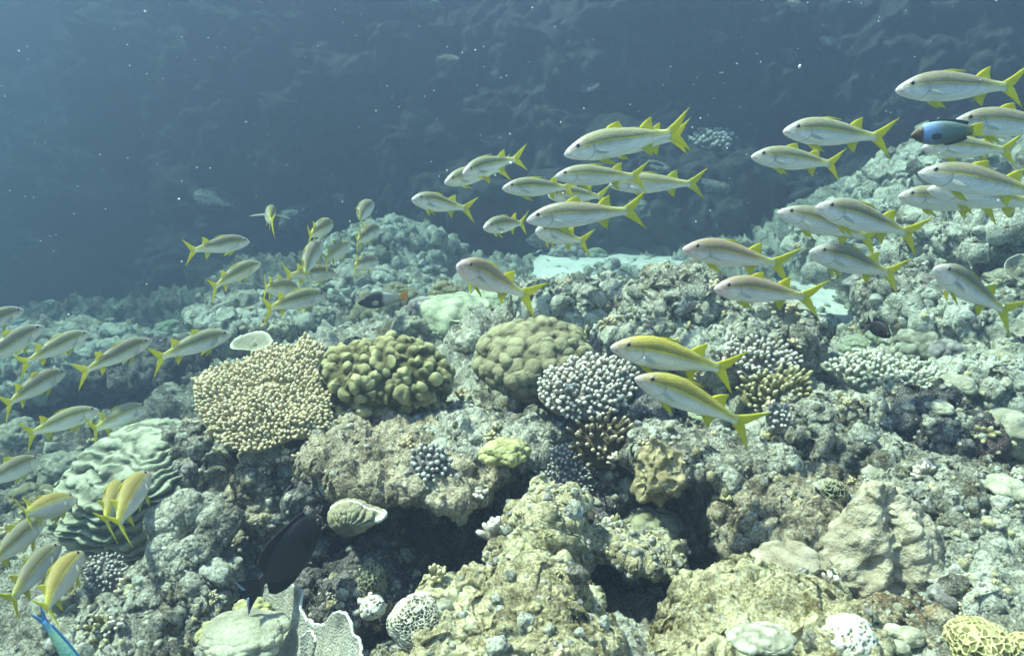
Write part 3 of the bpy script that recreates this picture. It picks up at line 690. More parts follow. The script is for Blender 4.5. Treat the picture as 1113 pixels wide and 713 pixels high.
def fan_cup():
    """Small half dome fluted by deep radiating folds, with a white rim and a side lobe."""
    d = 1.62; s = d / FPX; V, F = ico(6)
    W = V.copy(); a = np.arctan2(W[:, 2] + .45, W[:, 0] + .1)
    fl = np.abs(np.sin(a * 15 + .8 * fbm(W * 2.2, 2, 3)))
    front = sstep(.0, .6, -W[:, 1])
    W = W * (1 - .34 * (1 - fl) * front * sstep(.75, .3, W[:, 2]))[:, None]
    rim = np.exp(-((V[:, 1] + .05) / .16) ** 2) * sstep(-.3, .1, V[:, 2])
    lobe = np.exp(-((V[:, 0] - .95) ** 2 + (V[:, 2] - .1) ** 2) / .12)
    W[:, 0] += lobe * .75
    W = W * np.array((23 * s, .038, 19 * s))
    W += vnormals(W, F) * (.004 * lumps(W * 90, 4))[:, None] + P(380, 562, d)
    finish('fan_coral', W, F, [M['fan_white']], 'small white rimmed fluted fan coral in the dark cave mouth', 'coral', None, {'tip': np.maximum(rim, lobe * .95) * .6 + .4 * np.maximum(rim, lobe)})
fan_cup()

def pinnacle():
    d = 1.52; s = d / FPX; V, F = ico(7)
    z = V[:, 2]; W = V.copy()
    wid = .58 + .42 * sstep(.95, -.45, z)                      # narrow crest, broad foot
    W[:, 0] = V[:, 0] * wid; W[:, 1] = V[:, 1] * wid
    W = W * (1 + .10 * fbm(V * 1.7 + 7, 3, 21))[:, None]
    W = W * np.array((74 * s, .105, 74 * s))
    W[:, 0] += .02 * np.sin(W[:, 2] * 22)
    N = vnormals(W, F)
    valley = np.exp(-((W[:, 0] - .018 - .1 * W[:, 2]) / .022) ** 2) * sstep(.12, .02, W[:, 2] * -1) * sstep(0, -.02, W[:, 1])
    hole = np.exp(-(((W[:, 0] + .035) / .016) ** 2 + ((W[:, 2] - .012) / .016) ** 2)) * (W[:, 1] < 0)
    lm = lumps(W * np.array((34, 34, 40)) + 2, 22, .8); msk = sstep(-.03, .02, W[:, 0]) * .8 + .2
    W = W + N * (.012 * lm * msk - .03 * valley - .03 * hole + .005 * fbm(W * 40, 3, 23))[:, None]
    W = W @ np.array(Matrix.Rotation(R(-6), 3, 'Y')).T + P(948, 596, d + .03)
    finish('pinnacle_coral', W, F, [M['pinnacle']], 'large tan pinnacle coral with a lumpy face and shadow under its foot', 'coral', None, {'tip': .35 + .65 * lm})
pinnacle()

def disc(px, py, d, r, tilt, label, seed, mat='green_pale', rx=1.0):
    """Thin round plate coral with a lighter rim, on a short foot."""
    na, nr = 60, 16; a = np.linspace(0, 2 * math.pi, na + 1); q = np.linspace(.03, 1, nr); A, Q_ = np.meshgrid(a, q, indexing='ij')
    s = d / FPX * r; wob = 1 + .08 * np.sin(3 * A + seed)
    V = np.stack([np.cos(A) * Q_ * s * wob * rx, np.sin(A) * Q_ * s * wob, .25 * s * (Q_ ** 2 - .5) + .04 * s * np.sin(4 * A + seed) * Q_], -1).reshape(-1, 3)
    V[:, 2] += .05 * s * lumps(V / s * 6, seed)
    T, F = thicken(V, grid_faces(na + 1, nr)[:, ::-1], .05 * s)
    T = T @ np.array(Matrix.Rotation(R(tilt), 3, 'X')).T + P(px, py, d)
    fv, ff = ico(3); fv = fv * np.array((.3, .3, .5)) * s + P(px, py, d) - np.array((0, 0, .4 * s))
    ff4 = ff + len(T)
    finish('plate_coral', np.concatenate([T, fv]), [F, ff4], [M[mat]], label, 'coral', None, {'tip': np.concatenate([np.tile(Q_.ravel() ** 3, 2), np.zeros(len(fv))])})
disc(275, 374, 2.75, 22, 12, 'thin pale green disc coral just behind the tan table coral', 3, 'plate_pale')
disc(1108, 292, 2.7, 16, 62, 'pale round disc coral facing out at the right edge', 5, 'smooth_pale')
disc(1104, 356, 2.6, 12, 40, 'small pale disc coral at the right edge below the larger one', 6, 'smooth_pale')
disc(505, 338, 3.0, 26, 18, 'flat pale plate on top of the pale green mound', 7)

# --- coral heads spread over the hazy shelf and the right slope, each set where the ground is
SHELF = [(255,330,16),(283,322,14),(312,334,18),(345,338,16),(372,322,17),(402,338,20),(432,326,18),(462,338,18),(485,318,16),(330,310,13),(362,300,14),(412,302,15),(450,296,14),(470,360,16),(262,362,15),(445,352,17),(300,362,14)]
SLOPE = [(912,352,16),(935,372,18),(965,362,15),(1000,372,20),(1030,382,17),(1058,366,18),(985,308,15),(1012,286,17),(1048,288,16),(1085,330,18),(950,318,15),(1090,300,16),(925,300,12),(975,270,14),(1035,238,16),(1082,226,18),(1000,240,13),(905,395,18),(1075,500,18),(1030,515,16),(1010,560,15),(1090,580,18),(1050,600,17),(1030,660,17)]
FAR = [(20,360,16),(60,362,18),(100,372,20),(140,380,18),(150,402,22),(40,402,20),(100,420,18),(15,470,22),(60,505,22),(30,540,20),(200,372,16),(185,355,14)]
def head_variants():
    out = []
    for k in range(6):
        V, F = ico(5); off = k * 11.3
        W = V * (1 + .22 * fbm(V * 1.5 + off, 3, k))[:, None] * np.array((1, 1, (.75, .6, .9, .5, .8, .65)[k]))
        N = vnormals(W, F); b = lumps(W * (3, 5, 4, 7, 2.4, 6)[k] + off, k + 3, .8)
        W = W + N * ((.26, .14, .22, .10, .3, .12)[k] * b + .04 * lumps(W * 11, k) + .03 * fbm(W * 9, 3, k))[:, None]
        mats = ['plate_pale', 'green_pale', 'knob_olive', 'smooth_pale', 'acro_grey', 'plate_pale']
        out.append(new_mesh('coral_head', W, F, [M[mats[k]]], {'tip': b}))
    return out
HV = head_variants()
def heads(lst, label, group, seed):
    rng = np.random.default_rng(seed)
    for i, (x, y, r) in enumerate(lst):
        p, d = hit(x, y + r * .4); s = r * d / FPX
        o = link('coral_head', HV[int(rng.integers(6))]); o.location = p + np.array((0, s * .3, s * .1))
        o.scale = (s * rng.uniform(.9, 1.25), s, s * rng.uniform(.8, 1.15)); o.rotation_euler = (rng.uniform(-.2, .2), rng.uniform(-.2, .2), rng.uniform(0, 6.28))
        tag(o, label, 'coral', group)
heads(SHELF, 'pale hazy coral head on the middle shelf behind the table coral and domes', 'coral heads on the hazy middle shelf', 1)
heads(SLOPE, 'pale lumpy coral head on the reef slope at right', 'coral heads on the right slope', 2)
heads(FAR, 'dim blue grey coral head in the hazy hollow at far left', 'coral heads in the far left hollow', 3)

# pale patches of coral on the far wall
for x, y, r in ((455, 12, 17), (492, 72, 14), (425, 30, 10), (868, 8, 9), (856, 62, 12), (905, 45, 8), (712, 185, 20), (650, 200, 16), (640, 95, 10), (540, 150, 12), (690, 222, 18), (775, 205, 12), (600, 262, 14), (240, 215, 18), (325, 235, 18), (775, 40, 9)):
    dd = wall_d(x, y); s = 1.3 * r * dd / FPX; o = link('coral_head', HV[(x + y) % 6]); o.location = P(x, y, dd + s * .25); o.scale = (s, s * .8, s * .6); o.rotation_euler = (.5, 0, x)
    o.material_slots[0].link = 'OBJECT'; o.material_slots[0].material = M['patch']; o.scale = (s * 1.2, s * .8, s * .5)
    tag(o, 'faint pale coral patch on the dim wall behind the shoals', 'coral', 'pale coral patches on the far wall')

for x, y, r in ((585, 284, 14), (618, 280, 18), (648, 277, 13), (684, 279, 20), (722, 282, 17), (604, 290, 10), (742, 288, 12), (850, 324, 11), (906, 320, 14), (868, 318, 8)):
    dd = min(wall_d(x, y), 7.6); s = r * dd / FPX; o = link('coral_head', HV[(x + y) % 6]); o.location = P(x, y, dd - s * .3); o.scale = (s, s * .9, s * .8); o.rotation_euler = (0, .1, x)
    tag(o, 'dim coral rock at the far edge of a blue sand patch', 'coral', 'coral rocks edging the sand patches')

# --- small growth that nobody could count: lumps, tufts and nubs all over the reef
def growth():
    rng = np.random.default_rng(5)
    tri = [(TV_, np.concatenate([TQ_[:, :3], TQ_[:, [0, 2, 3]]]))] + SCATTER
    Ps, Ns = [], []
    for k, (V, F) in enumerate(tri):
        a, b, c = V[F[:, 0]], V[F[:, 1]], V[F[:, 2]]
        n = np.cross(b - a, c - a); ar = np.linalg.norm(n, axis=1); n = n / np.maximum(ar, 1e-12)[:, None]
        dist = np.linalg.norm((a - CAM), axis=1)
        wgt = ar / np.maximum(dist, .9) ** 1.6 * np.clip(n[:, 2] + .15, 0, 1) * ((a[:, 1] < 8.5) & ((a[:, 2] > SAND_Z) | (a[:, 0] < -.5)))
        u = (a[:, 0] / np.maximum(a[:, 1], .1)); wgt = wgt * (np.abs(u) < .95)
        if wgt.sum() <= 0: continue
        cnt = int({0: 5200}.get(k, 70))
        idx = rng.choice(len(F), cnt, p=wgt / wgt.sum())
        r1 = np.sqrt(rng.random(cnt)); r2 = rng.random(cnt)
        Ps.append(a[idx] * (1 - r1)[:, None] + b[idx] * (r1 * (1 - r2))[:, None] + c[idx] * (r1 * r2)[:, None]); Ns.append(n[idx])
    Pp = np.concatenate(Ps); Nn = np.concatenate(Ns); n = len(Pp)
    patch = vnoise(Pp * 4.5, 77)
    keep = rng.random(n) < np.clip(.55 + .8 * patch, .08, 1); Pp, Nn = Pp[keep], Nn[keep]; n = len(Pp)
    dist = np.linalg.norm(Pp - CAM, axis=1)
    kind = rng.random(n)
    size = np.exp(rng.normal(np.log(.0105), .45, n)) * np.clip(dist / 2.0, .7, 2.4)
    # rounded lumps
    for mat, lo, hi, nm in (('reef_pale', 0, .3, 'coral_rubble'), ('reef', .3, .5, 'coral_rubble'), ('plate_pale', .5, .62, 'coral_nubs'), ('acro_grey', .62, .7, 'coral_nubs')):
        s = np.where((kind >= lo) & (kind < hi))[0]
        tv, tf = ico(3); Vs, Fs, As = [], [], []
        for v in range(6):
            q = s[v::6]
            t = tv * (1 + .3 * fbm(tv * 1.6 + v * 9, 2, v))[:, None] * np.array((1, .85, .7)); l = lumps(tv * 2.6 + v * 3, v, .8); t = t * (1 + .32 * l)[:, None]
            X, Fx, Ax = instance(t, tf, frames(Nn[q] + rng.normal(size=(len(q), 3)) * .25, rng) * size[q][:, None, None], Pp[q], l)
            Fs.append(Fx + sum(len(w_) for w_ in Vs)); Vs.append(X); As.append(Ax)
        o = link(nm, new_mesh(nm, np.concatenate(Vs), np.concatenate(Fs), [M[mat]], {'tip': np.concatenate(As)}))
        tag(o, kind='stuff')
    # tiny crusts and nubs
    Ps, Ns = [], []
    for k, (V, F) in enumerate(tri):
        a, b, c = V[F[:, 0]], V[F[:, 1]], V[F[:, 2]]
        nn = np.cross(b - a, c - a); ar = np.linalg.norm(nn, axis=1); nn = nn / np.maximum(ar, 1e-12)[:, None]
        dist = np.linalg.norm((a - CAM), axis=1)
        wgt = ar / np.maximum(dist, .9) ** 2.2 * np.clip(nn[:, 2] + .3, 0, 1) * (dist < 4.5) * (np.abs(a[:, 0] / np.maximum(a[:, 1], .1)) < .9)
        if wgt.sum() <= 0: continue
        cnt = 9000 if k == 0 else 420
        idx = rng.choice(len(F), cnt, p=wgt / wgt.sum()); r1 = np.sqrt(rng.random(cnt)); r2 = rng.random(cnt)
        Ps.append(a[idx] * (1 - r1)[:, None] + b[idx] * (r1 * (1 - r2))[:, None] + c[idx] * (r1 * r2)[:, None]); Ns.append(nn[idx])
    Pt = np.concatenate(Ps); Nt = np.concatenate(Ns); keep = rng.random(len(Pt)) < np.clip(.6 + 1.1 * vnoise(Pt * 7, 71), .05, 1); Pt, Nt = Pt[keep], Nt[keep]
    dt = np.linalg.norm(Pt - CAM, axis=1); st = np.exp(rng.normal(np.log(.0042), .4, len(Pt))) * np.clip(dt / 1.6, .75, 2.2); kd = rng.integers(0, 5, len(Pt))
    tv, tf = ico(2); tv = tv * (1 + .25 * fbm(tv * 1.7, 2, 3))[:, None] * np.array((1, .9, .8))
    for kk, (mat, nm) in enumerate((('reef_pale', 'coral_rubble'), ('reef_warm', 'coral_rubble'), ('acro_grey', 'coral_nubs'), ('reef_tan', 'coral_rubble'), ('plate_pale', 'coral_nubs'))):
        q = kd == kk; X, Fx, Ax = instance(tv, tf, frames(Nt[q] + rng.normal(size=(q.sum(), 3)) * .3, rng) * st[q][:, None, None], Pt[q], np.clip(tv[:, 2], 0, 1))
        tag(link(nm, new_mesh(nm, X, Fx, [M[mat]], {'tip': Ax})), kind='stuff')
    # tufts of fingers
    for mat, lo, hi in (('acro_white', .7, .79), ('acro_olive', .79, .89), ('acro_tan', .89, 1.0)):
        s = np.where((kind >= lo) & (kind < hi))[0]
        B, D, L, rr = [], [], [], []
        for i in s:
            m = int(rng.integers(7, 18)); dv = Nn[i] + rng.normal(size=(m, 3)) * .55 + np.array((0, 0, .3)); dv /= np.linalg.norm(dv, axis=1, keepdims=True)
            B.append(Pp[i] + (dv - Nn[i] * (dv @ Nn[i])[:, None]) * min(size[i], .014) * .9); D.append(dv); sz = min(size[i], .009 * max(1, dist[i] / 2.2)); L.append(sz * rng.uniform(.8, 1.4, m)); rr.append(sz * rng.uniform(.24, .36, m))
        fv, ff, fa = fingers(np.concatenate(B), np.concatenate(D), np.concatenate(L), np.concatenate(rr), rng)
        tag(link('coral_tufts', new_mesh('coral_tufts', fv, ff, [M[mat]], {'tip': fa})), kind='stuff')
growth()

def sand_rubble():
    rng = np.random.default_rng(31); pts = []
    for x0, x1, y0, y1, n in ((590, 745, 278, 325, 60), (835, 915, 316, 350, 16)):
        for x, y in zip(rng.uniform(x0, x1, n), rng.uniform(y0, y1, n)):
            dv = P(x, y, 1.0) - CAM; pts.append(CAM + dv * ((SAND_Z + .005 - CAM[2]) / dv[2]))
    O = np.array(pts); O = O[(O[:, 1] < 8.6) & (O[:, 1] > 3.5)]; n = len(O); s = np.exp(rng.normal(np.log(.016), .5, n))
    tv, tf = ico(3); l = lumps(tv * 2.4, 3, .8); tv = tv * (1 + .3 * fbm(tv * 1.5, 2, 4) + .3 * l)[:, None] * np.array((1, .8, .55))
    X, F, A = instance(tv, tf, frames(rng.normal(size=(n, 3)) * .3 + np.array((0, 0, 1)), rng) * s[:, None, None], O, l)
    tag(link('sand_rubble', new_mesh('sand_rubble', X, F, [M['reef_pale']], {'tip': A})), kind='stuff')
sand_rubble()

def snow():
    rng = np.random.default_rng(9); n = 420
    d = rng.uniform(.7, 4.5, n); O = np.array([P(x, y, q) for x, y, q in zip(rng.uniform(-150, 1263, n), rng.uniform(-60, 560, n) * rng.uniform(.3, 1, n), d)])
    V, F, _ = instance(*ico(1), frames(rng.normal(size=(n, 3)), rng) * (np.exp(rng.normal(np.log(.0011), .4, n)) * np.clip(d / 1.5, .6, 2))[:, None, None] * rng.uniform(.5, 1.2, (n, 1, 3)), O)
    tag(link('drifting_particles', new_mesh('drifting_particles', V, F, [M['snow']])), kind='stuff')
snow()

# ------------------------------------------------------------------ fish
def fish_mat(name, back, back2, stripe, belly, head, yellow_back=0.2):
    m = NT(name); p = m.n('SeparateXYZ', {0: m.attr('pat', 1)}); sp = p.node; x, v = sp.outputs[0], sp.outputs[1]
    wob = m.math('ADD', v, m.math('MULTIPLY', m.math('SUBTRACT', m.noise(14, 3), .5), .05))
    c = m.ramp(wob, [(0.0, belly), (.40, tuple(b * .97 for b in belly)), (.56, tuple(.5 * a + .5 * b for a, b in zip(belly, back))), (.60, stripe), (.645, stripe), (.665, tuple(b * .45 for b in back)), (.70, back), (.88, back2), (1.0, tuple(b * .75 for b in back2))])
    up = m.ramp(v, [(.30, 0.0), (.55, 1.0)])
    rear = m.ramp(x, [(.60, 0.0), (.80, 1.0)])
    c = m.mix(m.math('MULTIPLY', rear, m.math('ADD', m.math('MULTIPLY', up, .75), .2)), c, (.70, .66, .06))
    c = m.mix(m.ramp(x, [(.03, .9), (.17, 0.0)]), c, head)
    # scale rows along the back and the gill cover line
    rows = m.math('MULTIPLY', m.ramp(m.vor(78, 'F1', rnd=.35), [(.25, 0.0), (.55, 1.0)]), m.ramp(v, [(.1, .2), (.5, .3), (.7, .55)]))
    c = m.mix(rows, c, tuple(b * .6 for b in back))
    dv = m.math('SUBTRACT', v, .42); gx = m.math('SUBTRACT', .215, m.math('MULTIPLY', m.math('MULTIPLY', dv, dv), .35))
    gill = m.math('ABSOLUTE', m.math('SUBTRACT', x, gx))
    c = m.mix(m.ramp(gill, [(.002, .55), (.008, 0.0)]), c, (.16, .15, .15))
    mouth = m.math('MULTIPLY', m.ramp(m.math('ABSOLUTE', m.math('SUBTRACT', v, .33)), [(.03, .7), (.09, 0.0)]), m.ramp(x, [(.035, 1.0), (.05, 0.0)]))
    c = m.mix(mouth, c, (.2, .12, .12))
    rnd = m.n('ObjectInfo', out=5)
    blot = m.noise(6, 4, .6, w=m.rand())
    c = m.mix(m.math('MULTIPLY', m.ramp(blot, [(.45, 0.0), (.7, .5)]), up), c, tuple(b * .7 for b in back))
    c = m.mix(m.math('MULTIPLY', rnd, .35), c, tuple(x * .82 for x in belly), 'MULTIPLY')
    b = m.bump(m.vor(75, 'SMOOTH_F1'), .12, .008)
    m.b.subsurface_method = 'RANDOM_WALK'; m.b.inputs['Subsurface Radius'].default_value = (1.0, .95, .85)
    return m.out(c, b, Subsurface_Weight=.45, Subsurface_Scale=.06, Roughness=.38, Specular_IOR_Level=.5)
FM = {'pale': fish_mat('goatfish_skin_pale', (.32, .31, .16), (.36, .35, .20), (.70, .66, .08), (.92, .94, .95), (.70, .66, .66)),
      'grey': fish_mat('goatfish_skin_grey', (.28, .26, .16), (.32, .29, .18), (.60, .55, .13), (.9, .92, .94), (.66, .62, .64)),
      'olive': fish_mat('goatfish_skin_olive', (.42, .33, .09), (.46, .37, .10), (.66, .58, .08), (.74, .74, .70), (.56, .48, .44)),
      'gold': fish_mat('goatfish_skin_gold', (.42, .35, .09), (.60, .52, .07), (.74, .68, .06), (.88, .9, .9), (.58, .46, .46)),
      'rose': fish_mat('goatfish_skin_rose', (.40, .31, .18), (.44, .34, .19), (.66, .56, .07), (.87, .86, .88), (.66, .50, .52))}
def fin_mat(name, c0, c1, trans=.5):
    m = NT(name)
    c = m.mix(m.ramp(m.noise(9, 4), [(.35, 0.0), (.65, 1.0)]), c0, c1)
    tr = m.t.nodes.new('ShaderNodeBsdfTranslucent'); m.t.links.new(c, tr.inputs[0])
    mx = m.t.nodes.new('ShaderNodeMixShader'); mx.inputs[0].default_value = trans
    m.out(c, m.bump(m.n('TexWave', {'Scale': 30.0, 'Distortion': 1.0, 'Vector': m.co}, out=1), .2, .004), Roughness=.5)
    o = m.t.nodes['Material Output']
    m.t.links.new(m.b.outputs[0], mx.inputs[1]); m.t.links.new(tr.outputs[0], mx.inputs[2]); m.t.links.new(mx.outputs[0], o.inputs[0])
    return m.m
M['fin_yellow'] = fin_mat('yellow_fin', (.78, .74, .04), (.84, .80, .10))
M['fin_pale'] = fin_mat('pale_fin', (.72, .74, .62), (.8, .8, .74), .5)
M['eye_black'] = NT('fish_pupil').out((.012, .012, .014), Roughness=.12, Specular_IOR_Level=.6)
M['eye_ring'] = NT('fish_iris').out((.32, .27, .25), Roughness=.25, Specular_IOR_Level=.6)

def smooth_interp(x, xs, ys):
    xs = np.asarray(xs, float); ys = np.asarray(ys, float)
    m = np.gradient(ys, xs); i = np.clip(np.searchsorted(xs, x) - 1, 0, len(xs) - 2)
    h = xs[i + 1] - xs[i]; t = (x - xs[i]) / h
    return (2*t**3-3*t**2+1)*ys[i] + (t**3-2*t**2+t)*h*m[i] + (-2*t**3+3*t**2)*ys[i+1] + (t**3-t**2)*h*m[i+1]

GX = [0, .02, .05, .10, .16, .24, .34, .45, .55, .65, .72, .78, .83]
GT = [-.016, .008, .030, .061, .088, .108, .115, .104, .086, .064, .047, .036, .033]
GT = [v * .97 for v in GT]
GB = [-.030, -.048, -.062, -.077, -.090, -.101, -.104, -.096, -.079, -.056, -.041, -.033, -.033]
GB = [v * .99 for v in GB]
GW = [.009, .022, .033, .045, .054, .061, .063, .058, .048, .034, .022, .013, .008]

def bender(b):
    def f(V):
        V = np.array(V, float); t = np.maximum(V[:, 0] - .3, 0); V[:, 1] += b * t * t; V[:, 0] -= .45; return V
    return f

def body_mesh(name, xs, tp, bt, wd, mats, bend):
    n, m = 46, 30; x = xs[0] + (xs[-1] - xs[0]) * (np.linspace(0, 1, n) ** 1.35)
    T = smooth_interp(x, xs, tp); B = smooth_interp(x, xs, bt); W = smooth_interp(x, xs, wd)
    a = np.linspace(0, 2 * math.pi, m, endpoint=False); ca, sa = np.cos(a), np.sin(a)
    Y = W[:, None] * (np.sign(ca) * np.abs(ca) ** .85)[None]; Z = (T + B)[:, None] / 2 + (T - B)[:, None] / 2 * sa[None]
    V = np.stack([np.repeat(x[:, None], m, 1), Y, Z], -1).reshape(-1, 3)
    pat = np.stack([V[:, 0], np.tile((sa + 1) / 2, n), np.zeros(n * m)], -1)
    i = np.arange(n - 1)[:, None] * m; j = np.arange(m)[None]; j2 = (j + 1) % m
    Q = np.stack([i + j, i + j2, i + m + j2, i + m + j], -1).reshape(-1, 4)[:, ::-1]
    V = np.concatenate([V, [(x[0] - .004, 0, (T[0] + B[0]) / 2), (x[-1] + .005, 0, (T[-1] + B[-1]) / 2)]]); pat = np.concatenate([pat, [(0, .5, 0), (x[-1], .5, 0)]])
    k = n * m; jj = np.arange(m)
    Tr = np.concatenate([np.stack([jj, (jj + 1) % m, np.full(m, k)], -1), np.stack([(jj + 1) % m + (n - 1) * m, jj + (n - 1) * m, np.full(m, k + 1)], -1)])
    return new_mesh(name, bend(V), [Q, Tr], mats, {'pat': pat})

def strip(A, B, y=0.0, yt=None, nu=14, nv=7, t=.006):
    """Fin between a leading edge A and a trailing edge B (x, z); y runs from y at the root to yt at the tip."""
    A, B = np.array(A, float), np.array(B, float); u = np.linspace(0, 1, nu)
    def rs(C):
        k = np.linspace(0, 1, len(C)); return np.stack([smooth_interp(u, k, C[:, 0]), smooth_interp(u, k, C[:, 1])], -1)
    a, b = rs(A), rs(B); v = np.linspace(0, 1, nv)
    G = a[:, None] * (1 - v)[None, :, None] + b[:, None] * v[None, :, None]
    yy = y + (0 if yt is None else (yt - y)) * u[:, None] + .003 * np.sin(v * 20)[None] * u[:, None]
    V = np.stack([G[..., 0], yy, G[..., 1]], -1).reshape(-1, 3)
    th = (t * (1 - .75 * u)[:, None] * np.ones(nv)).ravel()
    return thicken(V, grid_faces(nu, nv), th)

def join(parts):
    V, F, n = [], [], 0
    for v, f in parts: V.append(v); F.append(f + n); n += len(v)
    return np.concatenate(V), np.concatenate(F)

def eye_mesh(r, bend, x, y, z):
    V, F = ico(3); c = V[F].mean(1); mi = (np.abs(c[:, 1]) < .80).astype(int)
    return new_mesh('eye', bend(V * np.array((r, r * .42, r)) + np.array((x, y, z))), F, [M['eye_black'], M['eye_ring']], mat_index=mi)

_gv = {}; RNG = random.Random(4)
def goat_parts(bv, spread, folded=False):
    key = (bv, spread, folded)
    if key in _gv: return _gv[key]
    bd = bender(bv); P_ = []
    P_.append(('body', body_mesh('body', GX, GT, GB, GW, [FM['pale']], bd)))
    up = strip([(.80, .034), (.86, .068), (.93, .118), (1.0, .165)], [(.81, -.002), (.872, -.001), (.912, .040), (.992, .156)])
    dn = strip([(.80, -.034), (.86, -.068), (.93, -.118), (.99, -.163)], [(.81, .002), (.872, .001), (.910, -.040), (.982, -.154)])
    def fin(n_, vf, mat='fin_yellow'): P_.append((n_, new_mesh(n_, bd(vf[0]), vf[1], [M[mat]])))
    fin('tail_fin', join([up, dn]))
    fin('dorsal_fin', strip([(.33, .112), (.40, .120), (.50, .112)], [(.37, .106), (.43, .106), (.51, .104)], t=.008) if folded else strip([(.33, .112), (.37, .134), (.43, .150)], [(.47, .092), (.455, .110), (.44, .146)], t=.008))
    fin('dorsal_fin', strip([(.585, .074), (.63, .112), (.685, .140)], [(.705, .045), (.692, .078), (.692, .134)], t=.008))
    fin('anal_fin', strip([(.585, -.068), (.62, -.105), (.665, -.138)], [(.69, -.046), (.675, -.078), (.672, -.132)], t=.008))
    for s in (-1, 1):
        fin('pelvic_fin', strip([(.255, -.100), (.30, -.128), (.365, -.152)], [(.315, -.100), (.34, -.118), (.37, -.148)], s * .025, s * .045, t=.008))
        yt = .26 if spread else .088
        fin('pectoral_fin', strip([(.225, -.018), (.265, -.026), (.31, -.046)], [(.225, -.042), (.26, -.054), (.305, -.056)], s * .058, s * yt, t=.004), 'fin_pale')
        P_.append(('eye', eye_mesh(.0195, bd, .098, s * .0365, .026)))
    _gv[key] = P_
    return P_

def pose(o, hx, hy, tx, ty, d, sign, L, bend, roll=0.0):
    """Nose at pixel (hx, hy), tail end at (tx, ty); the hidden part of the length L goes into depth (sign +1: nose nearer)."""
    ra = P(hx, hy, 1.0) - CAM; rb = P(tx, ty, 1.0) - CAM; u = d * (rb - ra); v = sign * (ra + rb) / 2
    uv, vv = u @ v, v @ v; D = (-uv + math.sqrt(max(uv * uv - vv * (u @ u - L * L), 0.0))) / vv
    Nn = P(hx, hy, d - sign * D / 2); T = P(tx, ty, d + sign * D / 2)
    ch = T - Nn; ln = np.linalg.norm(ch); F = ch / ln
    U = np.array((math.sin(roll), 0, math.cos(roll))); S = np.cross(U, F); S /= np.linalg.norm(S)
    cy = bend * .49; a = math.atan(cy); X = math.cos(a) * F - math.sin(a) * S; Y = math.sin(a) * F + math.cos(a) * S; Z = np.cross(X, Y)
    k = ln / math.hypot(1, cy); loc = Nn + .45 * k * X
    o.matrix_world = Matrix(((*(X * k)[:1], Y[0] * k, Z[0] * k, loc[0]), (X[1] * k, Y[1] * k, Z[1] * k, loc[1]), (X[2] * k, Y[2] * k, Z[2] * k, loc[2]), (0, 0, 0, 1)))

def goatfish(hx, hy, tx, ty, d, sign, bend, skin, label, L=.285, spread=False, roll=0.0):
    bend = (-.45, -.3, -.15, 0, .15, .3, .45)[min(6, max(0, round((bend + RNG.uniform(-.13, .13)) / .15) + 3))]; L *= RNG.uniform(.93, 1.06)
    root = tag(empty('goatfish', (0, 0, 0)), label, 'fish', 'yellowfin goatfish of the shoal')
    for n_, me in goat_parts(bend, spread, RNG.random() < .7):
        o = link(n_, me, root)
        if n_ == 'body':
            o.material_slots[0].link = 'OBJECT'; o.material_slots[0].material = FM[skin]
    pose(root, hx, hy, tx, ty, d if d < 2.15 else 2.15 + (d - 2.15) * .62, sign, L, bend, roll)
    return root

